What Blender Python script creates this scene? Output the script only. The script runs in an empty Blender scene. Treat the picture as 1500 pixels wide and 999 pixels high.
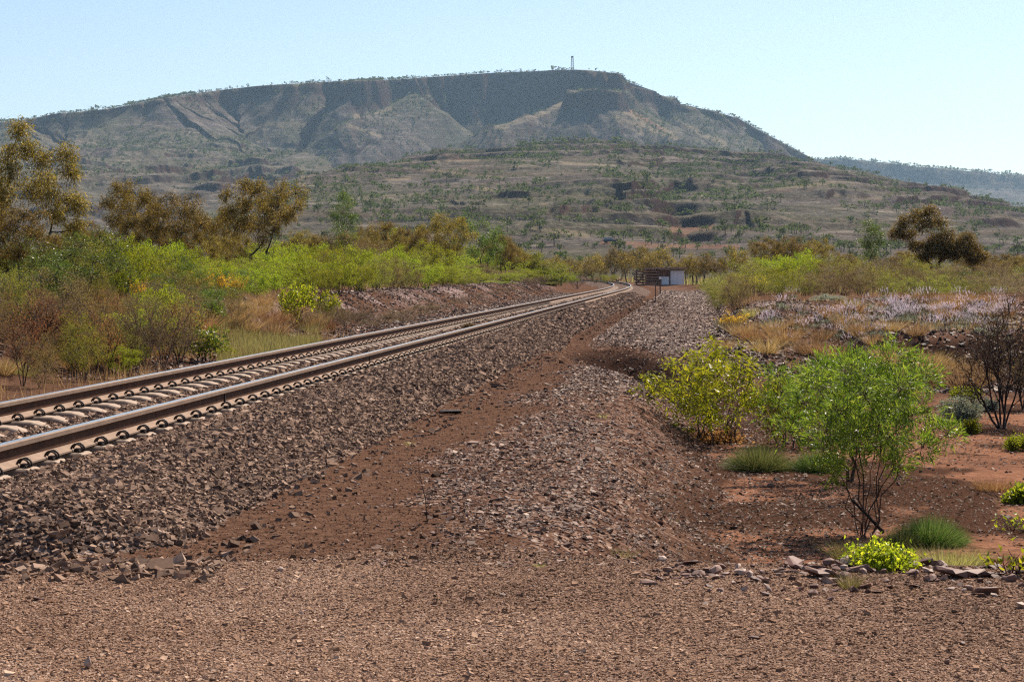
import bpy, math, random
import numpy as np
from mathutils import Vector

# ------------------------------------------------------------------ camera, world, sun, exposure
scene = bpy.context.scene
col = scene.collection
FPX = 2917.0                       # focal length in pixels of a 1500 px wide picture
PITCH = math.atan(101.5 / FPX)
cam_d = bpy.data.cameras.new("camera"); cam = bpy.data.objects.new("camera", cam_d); col.objects.link(cam)
cam_d.sensor_width = 36.0; cam_d.lens = FPX * 36.0 / 1500.0
cam_d.clip_start = 0.1; cam_d.clip_end = 30000
cam.location = (0, 0, 0); cam.rotation_euler = (math.pi / 2 - PITCH, 0, 0)
scene.camera = cam

SUN_AZ = math.radians(32)          # to the right of the view direction, in front of the camera
SUN_EL = math.radians(50)
w = bpy.data.worlds.new("World"); scene.world = w; w.use_nodes = True
nt = w.node_tree; nt.nodes.clear()
sky = nt.nodes.new("ShaderNodeTexSky"); sky.sky_type = 'NISHITA'; sky.sun_disc = False
sky.sun_elevation = SUN_EL; sky.sun_rotation = SUN_AZ
sky.altitude = 700; sky.air_density = 0.9; sky.dust_density = 1.1; sky.ozone_density = 1.0
bg = nt.nodes.new("ShaderNodeBackground"); bg.inputs[1].default_value = 0.074
out = nt.nodes.new("ShaderNodeOutputWorld")
nt.links.new(sky.outputs[0], bg.inputs[0]); nt.links.new(bg.outputs[0], out.inputs[0])
sl = bpy.data.lights.new("sun", 'SUN'); so = bpy.data.objects.new("sun", sl); col.objects.link(so)
sl.energy = 5.0; sl.angle = math.radians(0.53); sl.color = (1.0, 0.88, 0.74)
sdir = Vector((math.cos(SUN_EL) * math.sin(SUN_AZ), math.cos(SUN_EL) * math.cos(SUN_AZ), math.sin(SUN_EL)))
so.rotation_euler = (-sdir).to_track_quat('-Z', 'Y').to_euler(); so.location = (20, 20, 40)
scene.view_settings.view_transform = 'Standard'; scene.view_settings.look = 'None'
scene.view_settings.gamma = 1.0; scene.view_settings.exposure = 0.90
scene.view_settings.use_curve_mapping = False
HAZE_DENSITY = 0.00005
scene.cycles.use_denoising = False; scene.cycles.filter_width = 1.25
scene.cycles.max_bounces = 6; scene.cycles.diffuse_bounces = 3; scene.cycles.glossy_bounces = 2
scene.cycles.transmission_bounces = 3; scene.cycles.volume_bounces = 0; scene.cycles.transparent_max_bounces = 4
scene.cycles.sample_clamp_indirect = 4.0

# ------------------------------------------------------------------ helpers
PI = math.pi
def sm(x, a, b):
    t = np.clip((np.asarray(x, float) - a) / (b - a), 0, 1); return t * t * (3 - 2 * t)
def lerp(a, b, t): return a + (b - a) * t
def _h(ix, iy, s):
    n = (ix.astype(np.int64) * 374761393 + iy.astype(np.int64) * 668265263 + s * 974634777) & 0xFFFFFFFF
    n = ((n ^ (n >> 13)) * 1274126177) & 0xFFFFFFFF
    n = (n ^ (n >> 16)) & 0xFFFFFFFF
    return n / 4294967295.0
def vnoise(x, y, s=0):
    x = np.asarray(x, float); y = np.asarray(y, float)
    x, y = np.broadcast_arrays(x, y)
    ix = np.floor(x); iy = np.floor(y); fx = x - ix; fy = y - iy
    fx = fx * fx * (3 - 2 * fx); fy = fy * fy * (3 - 2 * fy)
    ix = ix.astype(np.int64); iy = iy.astype(np.int64)
    a = _h(ix, iy, s); b = _h(ix + 1, iy, s); c = _h(ix, iy + 1, s); d = _h(ix + 1, iy + 1, s)
    return (a + (b - a) * fx) * (1 - fy) + (c + (d - c) * fx) * fy
def fbm(x, y, s=0, o=4):
    r = 0; a = 0.5; t = 0
    for i in range(o):
        r = r + a * vnoise(np.asarray(x) * 2 ** i, np.asarray(y) * 2 ** i, s + i * 17); t += a; a *= 0.5
    return r / t
def ridged(x, y, s=0, o=3):
    r = 0; a = 0.5; t = 0
    for i in range(o):
        r = r + a * (1 - np.abs(2 * vnoise(np.asarray(x) * 2 ** i, np.asarray(y) * 2 ** i, s + i * 31) - 1)); t += a; a *= 0.5
    return r / t
def ray(px, py):
    c, s = math.cos(PITCH), math.sin(PITCH)
    v = -(py - 499.5)
    return np.array([(px - 750.0), FPX * c + v * s, -FPX * s + v * c]) / FPX
def P(px, py, Y):
    r = ray(px, py); return r * (Y / r[1])
def proj(x, y, z):
    c, s = math.cos(PITCH), math.sin(PITCH)
    d = y * c - z * s; v = y * s + z * c
    return 750 + FPX * x / d, 499.5 - FPX * v / d

def mesh_np(name, V, F, mats, tint=None, smooth=False, matidx=None, link=True, parent=None):
    """V (n,3), F (m,4) quads (a repeated last index makes a triangle is not used)"""
    V = np.ascontiguousarray(V, np.float32); F = np.ascontiguousarray(F, np.int32)
    me = bpy.data.meshes.new(name)
    k = F.shape[1]
    me.vertices.add(len(V)); me.vertices.foreach_set("co", V.ravel())
    me.loops.add(F.size); me.loops.foreach_set("vertex_index", F.ravel())
    me.polygons.add(len(F))
    me.polygons.foreach_set("loop_start", np.arange(0, F.size, k, dtype=np.int32))
    me.polygons.foreach_set("loop_total", np.full(len(F), k, np.int32))
    if matidx is not None: me.polygons.foreach_set("material_index", np.ascontiguousarray(matidx, np.int32))
    me.polygons.foreach_set("use_smooth", np.full(len(F), smooth, bool))
    me.update(calc_edges=True)
    for m in (mats if isinstance(mats, (list, tuple)) else [mats]): me.materials.append(m)
    if tint is not None:
        tint = np.asarray(tint, np.float32)
        at = me.attributes.new("tint", 'FLOAT', 'POINT'); at.data.foreach_set("value", tint)
    o = bpy.data.objects.new(name, me)
    if link: col.objects.link(o)
    if parent: o.parent = parent
    return o
def add_attr(o, name, vals):
    at = o.data.attributes.new(name, 'FLOAT', 'POINT'); at.data.foreach_set("value", np.ascontiguousarray(vals, np.float32))
def tag(o, label=None, cat=None, group=None, kind=None):
    if label: o["label"] = label
    if cat: o["category"] = cat
    if group: o["group"] = group
    if kind: o["kind"] = kind
    return o
def empty(name, loc=(0, 0, 0), rz=0.0, s=1.0):
    o = bpy.data.objects.new(name, None); col.objects.link(o); o.location = loc; o.rotation_euler = (0, 0, rz)
    o.empty_display_size = 0.2
    return o
def copy_tree(o, parent=None):
    c = o.copy(); col.objects.link(c); c.parent = parent
    for ch in list(o.children): copy_tree(ch, c)
    return c
class MB:
    """collects boxes / tubes as quads"""
    def __init__(s): s.V = []; s.F = []; s.M = []; s.n = 0
    def add(s, V, F, m=0):
        V = np.asarray(V, float); F = np.asarray(F, int)
        s.V.append(V); s.F.append(F + s.n); s.M.append(np.full(len(F), m)); s.n += len(V); return s
    def box(s, x0, x1, y0, y1, z0, z1, m=0, ch=0.0):
        V = [(x, y, z) for z in (z0, z1) for y in (y0, y1) for x in (x0, x1)]
        F = [(0, 2, 3, 1), (4, 5, 7, 6), (0, 1, 5, 4), (2, 6, 7, 3), (0, 4, 6, 2), (1, 3, 7, 5)]
        return s.add(V, F, m)
    def tube(s, pts, rad, k=6, m=0, cap=True):
        V, F = tube(np.array(pts, float), np.broadcast_to(np.array(rad, float), (len(pts),)), k)
        s.add(V, F, m)
        return s
    def build(s, name, mats, parent=None, smooth=False, bevel=0.0):
        o = mesh_np(name, np.concatenate(s.V), np.concatenate(s.F), mats, matidx=np.concatenate(s.M), parent=parent, smooth=smooth)
        if bevel:
            b = o.modifiers.new("bevel", 'BEVEL'); b.width = bevel; b.segments = 2; b.limit_method = 'ANGLE'
        return o
def tube(pts, rad, k):
    n = len(pts); V = np.zeros((n * k, 3)); prev = None
    ang = np.arange(k) * 2 * PI / k
    for i in range(n):
        d = pts[min(i + 1, n - 1)] - pts[max(i - 1, 0)]; d = d / (np.linalg.norm(d) + 1e-9)
        if prev is None:
            a = np.array([1., 0, 0]) if abs(d[0]) < 0.8 else np.array([0, 1., 0])
        else: a = prev
        a = a - d * np.dot(a, d); a /= np.linalg.norm(a) + 1e-9; b = np.cross(d, a); prev = a
        V[i * k:(i + 1) * k] = pts[i] + rad[i] * (np.outer(np.cos(ang), a) + np.outer(np.sin(ang), b))
    F = []
    for i in range(n - 1):
        for j in range(k):
            F.append((i * k + j, i * k + (j + 1) % k, (i + 1) * k + (j + 1) % k, (i + 1) * k + j))
    if k == 4:
        F.append((3, 2, 1, 0)); F.append(tuple((n - 1) * k + q for q in range(4)))
    elif k >= 5:
        for e in (0, n - 1):
            for j in range(1, k - 2, 2):
                F.append((e * k, e * k + j, e * k + j + 1, e * k + min(j + 2, k - 1)) if j + 2 <= k - 1 else (e * k, e * k + j, e * k + j + 1, e * k + j + 1))
    F = np.array(F, int)
    F = F[[len(set(f)) == 4 for f in F]]
    return V, F

# ------------------------------------------------------------------ materials
def mat(name):
    m = bpy.data.materials.new(name); m.use_nodes = True; n = m.node_tree
    return m, n, n.nodes["Principled BSDF"]
def N(n, t, **kw):
    x = n.nodes.new(t)
    for k, v in kw.items(): setattr(x, k, v)
    return x
def ramp(n, stops, fac=None, interp='LINEAR'):
    r = N(n, "ShaderNodeValToRGB"); e = r.color_ramp.elements; r.color_ramp.interpolation = interp
    while len(e) < len(stops): e.new(0.5)
    for i, (p, c) in enumerate(stops): e[i].position = p; e[i].color = (*c, 1)
    if fac is not None: n.links.new(fac, r.inputs[0])
    return r
def noise(n, vec, scale, detail=4, rough=0.55):
    x = N(n, "ShaderNodeTexNoise"); x.inputs["Scale"].default_value = scale; x.inputs["Detail"].default_value = detail
    x.inputs["Roughness"].default_value = rough; n.links.new(vec, x.inputs["Vector"]); return x
def mapping(n, vec, sc):
    x = N(n, "ShaderNodeMapping"); x.inputs["Scale"].default_value = sc; n.links.new(vec, x.inputs["Vector"]); return x.outputs[0]
def mix(n, f, a, b, mode='MIX'):
    x = N(n, "ShaderNodeMix", data_type='RGBA', blend_type=mode)
    if isinstance(f, float): x.inputs[0].default_value = f
    else: n.links.new(f, x.inputs[0])
    for q, idx in ((a, 6), (b, 7)):
        if isinstance(q, tuple): x.inputs[idx].default_value = (*q, 1)
        else: n.links.new(q, x.inputs[idx])
    return x.outputs[2]
def math_(n, op, a, b=None, clamp=False):
    x = N(n, "ShaderNodeMath", operation=op, use_clamp=clamp)
    for i, q in enumerate((a, b)):
        if q is None: continue
        if isinstance(q, (int, float)): x.inputs[i].default_value = q
        else: n.links.new(q, x.inputs[i])
    return x.outputs[0]
def attr(n, name):
    x = N(n, "ShaderNodeAttribute"); x.attribute_name = name; return x.outputs["Fac"]

def simple(name, c, rough=0.7, metal=0.0, var=0.25, scale=30.0, spec=0.12, bump=0.0):
    m, n, b = mat(name)
    tc = N(n, "ShaderNodeTexCoord").outputs["Object"]
    nz = noise(n, tc, scale, 4)
    r = ramp(n, [(0.3, tuple(x * (1 - var) for x in c)), (0.7, tuple(min(1, x * (1 + var)) for x in c))], nz.outputs[0])
    n.links.new(r.outputs[0], b.inputs["Base Color"])
    b.inputs["Roughness"].default_value = rough; b.inputs["Metallic"].default_value = metal
    b.inputs["Specular IOR Level"].default_value = spec
    if bump:
        bp = N(n, "ShaderNodeBump"); bp.inputs["Strength"].default_value = bump; bp.inputs["Distance"].default_value = 0.01
        n.links.new(nz.outputs[0], bp.inputs["Height"]); n.links.new(bp.outputs[0], b.inputs["Normal"])
    return m
def leafmat(name, c0, c1, c2, trans=0.45, rough=0.5, spec=0.16, tr_gain=1.9, hue=0.03):
    """per-leaf tint, a little hue change from plant to plant, light through the leaf"""
    m, n, b = mat(name)
    r = ramp(n, [(0.0, c0), (0.5, c1), (1.0, c2)], attr(n, "tint"))
    oi = N(n, "ShaderNodeObjectInfo")
    hs = N(n, "ShaderNodeHueSaturation")
    n.links.new(math_(n, 'ADD', math_(n, 'MULTIPLY', oi.outputs["Random"], hue), 0.5 - hue / 2), hs.inputs["Hue"])
    n.links.new(math_(n, 'ADD', math_(n, 'MULTIPLY', oi.outputs["Random"], 0.6), 0.68), hs.inputs["Value"])
    n.links.new(r.outputs[0], hs.inputs["Color"])
    n.links.new(hs.outputs[0], b.inputs["Base Color"])
    b.inputs["Roughness"].default_value = rough; b.inputs["Specular IOR Level"].default_value = spec
    t = N(n, "ShaderNodeBsdfTranslucent")
    g = mix(n, 1.0, hs.outputs[0], (tr_gain, tr_gain * 1.0, tr_gain * 0.7), 'MULTIPLY')
    n.links.new(g, t.inputs[0])
    ms = N(n, "ShaderNodeMixShader"); ms.inputs[0].default_value = trans
    n.links.new(b.outputs[0], ms.inputs[1]); n.links.new(t.outputs[0], ms.inputs[2])
    n.links.new(ms.outputs[0], n.nodes["Material Output"].inputs[0])
    return m
def stonemat(name, stops, rough=0.5, spec=0.5):
    m, n, b = mat(name)
    r = ramp(n, stops, attr(n, "tint"))
    tc = N(n, "ShaderNodeTexCoord").outputs["Object"]
    nz = noise(n, tc, 60, 3)
    v = ramp(n, [(0.3, (0.75, 0.75, 0.75)), (0.7, (1.15, 1.1, 1.05))], nz.outputs[0])
    n.links.new(mix(n, 1.0, r.outputs[0], v.outputs[0], 'MULTIPLY'), b.inputs["Base Color"])
    b.inputs["Roughness"].default_value = rough; b.inputs["Specular IOR Level"].default_value = spec
    return m

M = {}
M['lime'] = leafmat('lime_leaf', (.055, .08, .008), (.15, .18, .014), (.30, .30, .025), .5, hue=.05)
M['olive'] = leafmat('olive_leaf', (.05, .06, .012), (.13, .13, .022), (.27, .22, .05), .45, hue=.05)
M['brownfine'] = leafmat('brown_leaf', (.05, .035, .018), (.12, .08, .035), (.25, .17, .08), .4)
M['rusty'] = leafmat('rusty_leaf', (.032, .029, .007), (.115, .082, .017), (.31, .21, .06), .42, rough=.4, hue=.025)
M['green'] = leafmat('green_leaf', (.03, .055, .012), (.065, .10, .018), (.14, .17, .045), .45, rough=.35)
M['heroleaf'] = leafmat('fresh_green_leaf', (.028, .055, .008), (.095, .15, .017), (.25, .28, .04), .45, rough=.4, spec=.25)
M['yellowleaf'] = leafmat('yellow_green_leaf', (.045, .065, .008), (.18, .21, .014), (.48, .45, .03), .45, rough=.35)
M['broadleaf'] = leafmat('broad_leaf', (.025, .045, .008), (.07, .10, .014), (.36, .34, .05), .4, rough=.3)
M['redleaf'] = leafmat('dead_red_leaf', (.06, .024, .014), (.17, .07, .034), (.32, .16, .075), .4)
M['orangeflower'] = leafmat('orange_flower', (.5, .25, .02), (.65, .33, .02), (.75, .45, .04), .4)
M['yellowflower'] = leafmat('yellow_flower', (.5, .42, .02), (.65, .55, .04), (.75, .65, .08), .4)
M['spinifex'] = leafmat('spinifex_blade', (.03, .042, .014), (.075, .10, .028), (.30, .27, .14), .35, hue=.02)
M['spinifexgreen'] = leafmat('green_spinifex_blade', (.018, .04, .008), (.05, .095, .018), (.22, .24, .10), .35, hue=.02)
M['drygrass'] = leafmat('dry_grass_blade', (.11, .062, .034), (.21, .13, .072), (.36, .25, .15), .4)
M['orangegrass'] = leafmat('orange_grass_blade', (.10, .05, .026), (.20, .105, .055), (.34, .21, .12), .4)
M['palegrass'] = leafmat('olive_grass_blade', (.10, .09, .035), (.19, .17, .07), (.32, .28, .14), .4)
M['silver'] = leafmat('silver_leaf', (.10, .11, .085), (.20, .22, .18), (.36, .38, .32), .25)
M['lilac'] = leafmat('lilac_flower', (.26, .20, .34), (.42, .35, .50), (.64, .58, .70), .35, hue=.01)
M['litter'] = leafmat('leaf_litter', (.04, .022, .015), (.10, .06, .04), (.28, .205, .15), .1, spec=.05)
M['deadleaf'] = leafmat('dark_dead_leaf', (.025, .013, .011), (.055, .03, .024), (.12, .07, .055), .2)
M['farleaf'] = leafmat('far_tree_leaf', (.030, .042, .013), (.062, .075, .026), (.11, .12, .048), .3, spec=.05, rough=.8)
M['bark'] = simple('bark', (.075, .05, .038), .85, var=.35, scale=40)
M['redbark'] = simple('red_brown_bark', (.075, .04, .028), .8, var=.3, scale=40)
M['darkbark'] = simple('dark_bark', (.035, .022, .018), .85, var=.35, scale=40)
M['twig'] = simple('twig', (.12, .085, .07), .8, var=.4, scale=15)
M['greytwig'] = simple('purple_grey_twig', (.11, .075, .065), .8, var=.4, scale=15)
M['ballaststone'] = stonemat('ballast_stone', [(0, (.055, .035, .027)), (.45, (.17, .112, .082)), (.8, (.30, .205, .152)), (1, (.46, .34, .26))], .85, .04)
M['chip'] = stonemat('road_chip', [(0, (.035, .017, .011)), (.3, (.15, .084, .053)), (.75, (.30, .185, .122)), (1, (.50, .36, .27))], .8, .06)
M['flake'] = stonemat('rock_flake', [(0, (.034, .018, .013)), (.35, (.105, .060, .044)), (.75, (.225, .145, .108)), (1, (.47, .345, .27))], .62, .14)
M['edgerock'] = stonemat('edge_rock', [(0, (.035, .016, .012)), (.4, (.11, .05, .036)), (.8, (.24, .15, .12)), (1, (.48, .38, .32))], .6, .2)

# ------------------------------------------------------------------ track geometry
def xc(y):
    y = np.asarray(y, float)
    b = -5.5 + 0.0912 * y
    d = np.clip(y - 130, 0, 320)
    b = b - d * d / 2600.0
    return b - np.clip(y - 450, 0, None) * (320 / 1300.0)
def xslope(y):
    return 0.0912 - float(np.clip(y - 130, 0, 320)) / 1300.0
ZH = -1.18                         # rail head
ZF = ZH - 0.172                    # underside of the rail foot

def zones(x, y):
    """height and ground-cover masks of the near ground"""
    x = np.asarray(x, float); y = np.asarray(y, float)
    u = x - xc(y); t = x / np.maximum(y, 1)
    n1 = fbm(x * 0.5, y * 0.35, 1) - 0.5; n2 = fbm(x * 2.3, y * 2.0, 5) - 0.5; n3 = fbm(x * 0.12, y * 0.08, 9) - 0.5
    # right side
    crest = 4.5 + n1 * 0.9
    far = 1 - sm(y, 31, 38)
    drop = sm(u, crest, crest + 1.25)
    zs = -1.68 + 0.03 * n2 - 0.50 * drop * far + 0.07 * np.exp(-((u - 4.1) / 0.8) ** 2)
    ye = lerp(60.0, 41.5, sm(t, .150, .185)); ys = lerp(36.0, 38.6, sm(t, .15, .185)) + 2.0 * n1
    mound = np.clip((y - ys) / (ye + 2.0 * n1 - ys), 0, 1); mound = mound * mound * (3 - 2 * mound)
    zm = -2.2 + 0.95 * mound + 0.28 * sm(y, 44, 80) + 0.10 * n2 * mound + 0.25 * n1 * mound + 0.05 * n1
    zm = lerp(zm, -1.5 + n3 * 0.6, sm(y, 130, 230))
    zr = lerp(zs, zm, sm(u, 6.0, 8.0))
    # eroded gully biting into the shelf
    gx = (x - 2.35) ; gy = (y - 39.0)
    a = (gx * 0.995 + gy * 0.08); bb = (gy - gx * 2.0) / 7.5
    gul = np.exp(-((a / 0.85) ** 2) ** 1.1 - (bb ** 2) ** 1.3)
    zr = zr - 0.55 * gul * (1 + 1.0 * n2)
    # left side: shallow ditch then the bank of the cutting
    rill = ridged(y * 0.45 + 3 * n1, u * 0.12, 40, 2)
    bank = sm(-u + 0.7 * n1, 3.9, 6.6) * (1 - sm(y, 135, 200))
    zl = -1.64 + 0.04 * n2 + bank * (0.9 + 0.35 * n1) - 0.22 * (rill - .5) * bank * (1 - bank) * 4 + sm(-u, 7, 40) * 0.25 * (1 - sm(y, 160, 300))
    z = np.where(u > 0, zr, zl)
    # plain
    pl = sm(y, 170, 300)
    z = lerp(z, -1.75 + n3 * 0.9 + 0.0 * x, pl)
    # road in front
    basin = drop * far * (u > 0)
    yn = y + .9 * n1 + .55 * (fbm(x * 2.1, y * 2.1, 15) - .5) * 2 * (1 - basin)
    rm = sm(yn, 10.85, 11.7 + 1.2 * basin)
    zroad = -1.62 + 0.012 * n2 + 0.02 * n1
    z = lerp(zroad, z, rm)
    # ballast
    au = np.abs(u)
    zb = -1.416 + 0.012 * n2 + 0.036 * sm(au, .86, .98) - np.clip(au - 1.62, 0, None) * 0.40 - 0.6 * (1 - sm(y, 10.6, 12.2))
    bm = sm(zb - z, -0.02, 0.03)
    z = np.where(zb > z, zb, z)
    rip = sm(au, 2.5, 2.25) if False else 0
    flaky = sm(u + 1.5 * n2 + 1.1 * n1 - .75 * (1 - sm(y, 11, 17)), 3.1, 3.8) * (1 - sm(u + .8 * n2, 6.2, 7.2)) * (1 - 0.75 * drop * far) * sm(yn, 10.9, 11.9)
    sand = drop * far * sm(fbm(x * 0.75, y * 0.5, 77, 6), .44, .66) * sm(u, crest + .9, crest + 1.6)
    road = 1 - rm
    litter = drop * far * (1 - sand) * sm(u, crest + .5, crest + 1.3)
    dark = np.clip(gul * 1.5, 0, 1)  # notch: dark soil with its shade painted in
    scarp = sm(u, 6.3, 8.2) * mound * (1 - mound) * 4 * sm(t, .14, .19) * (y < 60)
    pale = bank * sm(fbm(x * .35, y * .3, 55), .35, .6) * (u < 0) * (1 - sm(-u, 6.6, 9)) + sm(u, 6.5, 8) * mound * sm(y, 38, 46) * sm(fbm(x * .5, y * .25, 56), .45, .6) * (1 - sm(y, 60, 80))
    return z, dict(ballast=bm, flaky=flaky, sand=sand, road=road, litter=litter, dark=np.clip(dark + scarp, 0, 1), pale=np.clip(pale, 0, 1))
def zg(x, y): return zones(x, y)[0]
def zg1(x, y): return float(zones(np.array([x]), np.array([y]))[0][0])
def ground_at(px, py):
    """point of the near ground seen at a pixel of the 1500 px picture"""
    r = ray(px, py)
    ys = np.concatenate([np.arange(7.0, 60, .05), np.arange(60, 420, .5)])
    p = r[None, :] * (ys / r[1])[:, None]
    g = zg(p[:, 0], p[:, 1]); below = np.nonzero(p[:, 2] <= g)[0]
    i = below[0] if len(below) else -1
    return np.array([p[i, 0], p[i, 1], g[i]])

def gridfaces(nr, nc):
    a = np.arange(nr * nc).reshape(nr, nc)
    return np.stack([a[:-1, :-1], a[:-1, 1:], a[1:, 1:], a[1:, :-1]], -1).reshape(-1, 4)

def build_ground():
    ys = np.concatenate([np.linspace(-30, 5.5, 12), np.geomspace(6, 520, 640), np.geomspace(560, 12000, 24)])
    s = np.sinh(np.linspace(-2.2, 2.2, 640)) / np.sinh(2.2) * 1.0
    Y, S = np.meshgrid(ys, s, indexing='ij')
    X = S * (np.abs(Y) + 6)
    z, zo = zones(X, Y)
    z = np.where(Y > 540, -2.2, z)
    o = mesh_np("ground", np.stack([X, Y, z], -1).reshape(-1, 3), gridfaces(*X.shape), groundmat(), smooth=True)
    for k, v in zo.items(): add_attr(o, k, v.ravel())
    o["kind"] = "structure"
    return o
def groundmat():
    m, n, b = mat("ground_earth")
    geo = N(n, "ShaderNodeNewGeometry").outputs["Position"]
    big = noise(n, geo, 0.5, 5); fine = noise(n, geo, 9, 6, .65); vfine = noise(n, geo, 55, 3, .6)
    vor = N(n, "ShaderNodeTexVoronoi"); vor.inputs["Scale"].default_value = 17; n.links.new(geo, vor.inputs["Vector"])
    vs = N(n, "ShaderNodeSeparateColor"); n.links.new(vor.outputs["Color"], vs.inputs[0])
    vor2 = N(n, "ShaderNodeTexVoronoi"); vor2.inputs["Scale"].default_value = 45; n.links.new(geo, vor2.inputs["Vector"])
    vs2 = N(n, "ShaderNodeSeparateColor"); n.links.new(vor2.outputs["Color"], vs2.inputs[0])
    brown = ramp(n, [(.25, (.050, .026, .017)), (.5, (.095, .052, .035)), (.75, (.16, .095, .066))], fine.outputs[0]).outputs[0]
    def zmask(name, sharp=0.25):
        a = attr(n, name)
        s = math_(n, 'ADD', a, math_(n, 'MULTIPLY', math_(n, 'SUBTRACT', fine.outputs[0], 0.5), 0.9))
        mr = N(n, "ShaderNodeMapRange"); mr.inputs[1].default_value = 0.5 - sharp; mr.inputs[2].default_value = 0.5 + sharp
        n.links.new(s, mr.inputs[0]); return mr.outputs[0]
    roadc = ramp(n, [(0, (.09, .055, .045)), (.35, (.20, .13, .10)), (.8, (.32, .225, .175)), (1, (.46, .36, .30))], vs2.outputs[0]).outputs[0]
    roadc = mix(n, 0.55, roadc, ramp(n, [(.3, (.10, .055, .039)), (.7, (.21, .13, .092))], fine.outputs[0]).outputs[0])
    balc = ramp(n, [(0, (.035, .025, .022)), (.5, (.10, .07, .058)), (.85, (.18, .13, .105)), (1, (.30, .22, .18))], vs.outputs[0]).outputs[0]
    flac = ramp(n, [(0, (.035, .018, .013)), (.4, (.09, .048, .034)), (.8, (.16, .095, .068)), (1, (.28, .19, .145))], vs.outputs[0]).outputs[0]
    sandc = ramp(n, [(.3, (.14, .066, .040)), (.7, (.27, .135, .084))], fine.outputs[0]).outputs[0]
    sandc = mix(n, ramp(n, [(.55, (0, 0, 0)), (.72, (1, 1, 1))], big.outputs[0]).outputs[0], sandc, (.11, .055, .038))
    litc = ramp(n, [(.3, (.032, .017, .012)), (.6, (.075, .039, .026)), (.8, (.16, .085, .056))], vfine.outputs[0]).outputs[0]
    palec = ramp(n, [(0, (.07, .036, .032)), (.5, (.19, .125, .112)), (1, (.36, .29, .27))], vs.outputs[0]).outputs[0]
    c = brown
    c = mix(n, zmask('pale'), c, palec)
    c = mix(n, zmask('flaky'), c, flac)
    c = mix(n, zmask('litter'), c, litc)
    c = mix(n, zmask('sand'), c, sandc)
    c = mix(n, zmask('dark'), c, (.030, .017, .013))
    c = mix(n, zmask('road'), c, roadc)
    c = mix(n, zmask('ballast', .1), c, balc)
    n.links.new(c, b.inputs["Base Color"]); b.inputs["Roughness"].default_value = .75
    b.inputs["Specular IOR Level"].default_value = .0
    bp = N(n, "ShaderNodeBump"); bp.inputs["Strength"].default_value = .9; bp.inputs["Distance"].default_value = .02
    hsum = math_(n, 'ADD', vor.outputs["Distance"], math_(n, 'MULTIPLY', vfine.outputs[0], 0.8))
    hsum = math_(n, 'ADD', hsum, math_(n, 'MULTIPLY', vor2.outputs["Distance"], 0.6))
    n.links.new(hsum, bp.inputs["Height"]); n.links.new(bp.outputs[0], b.inputs["Normal"])
    return m
build_ground()

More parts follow.
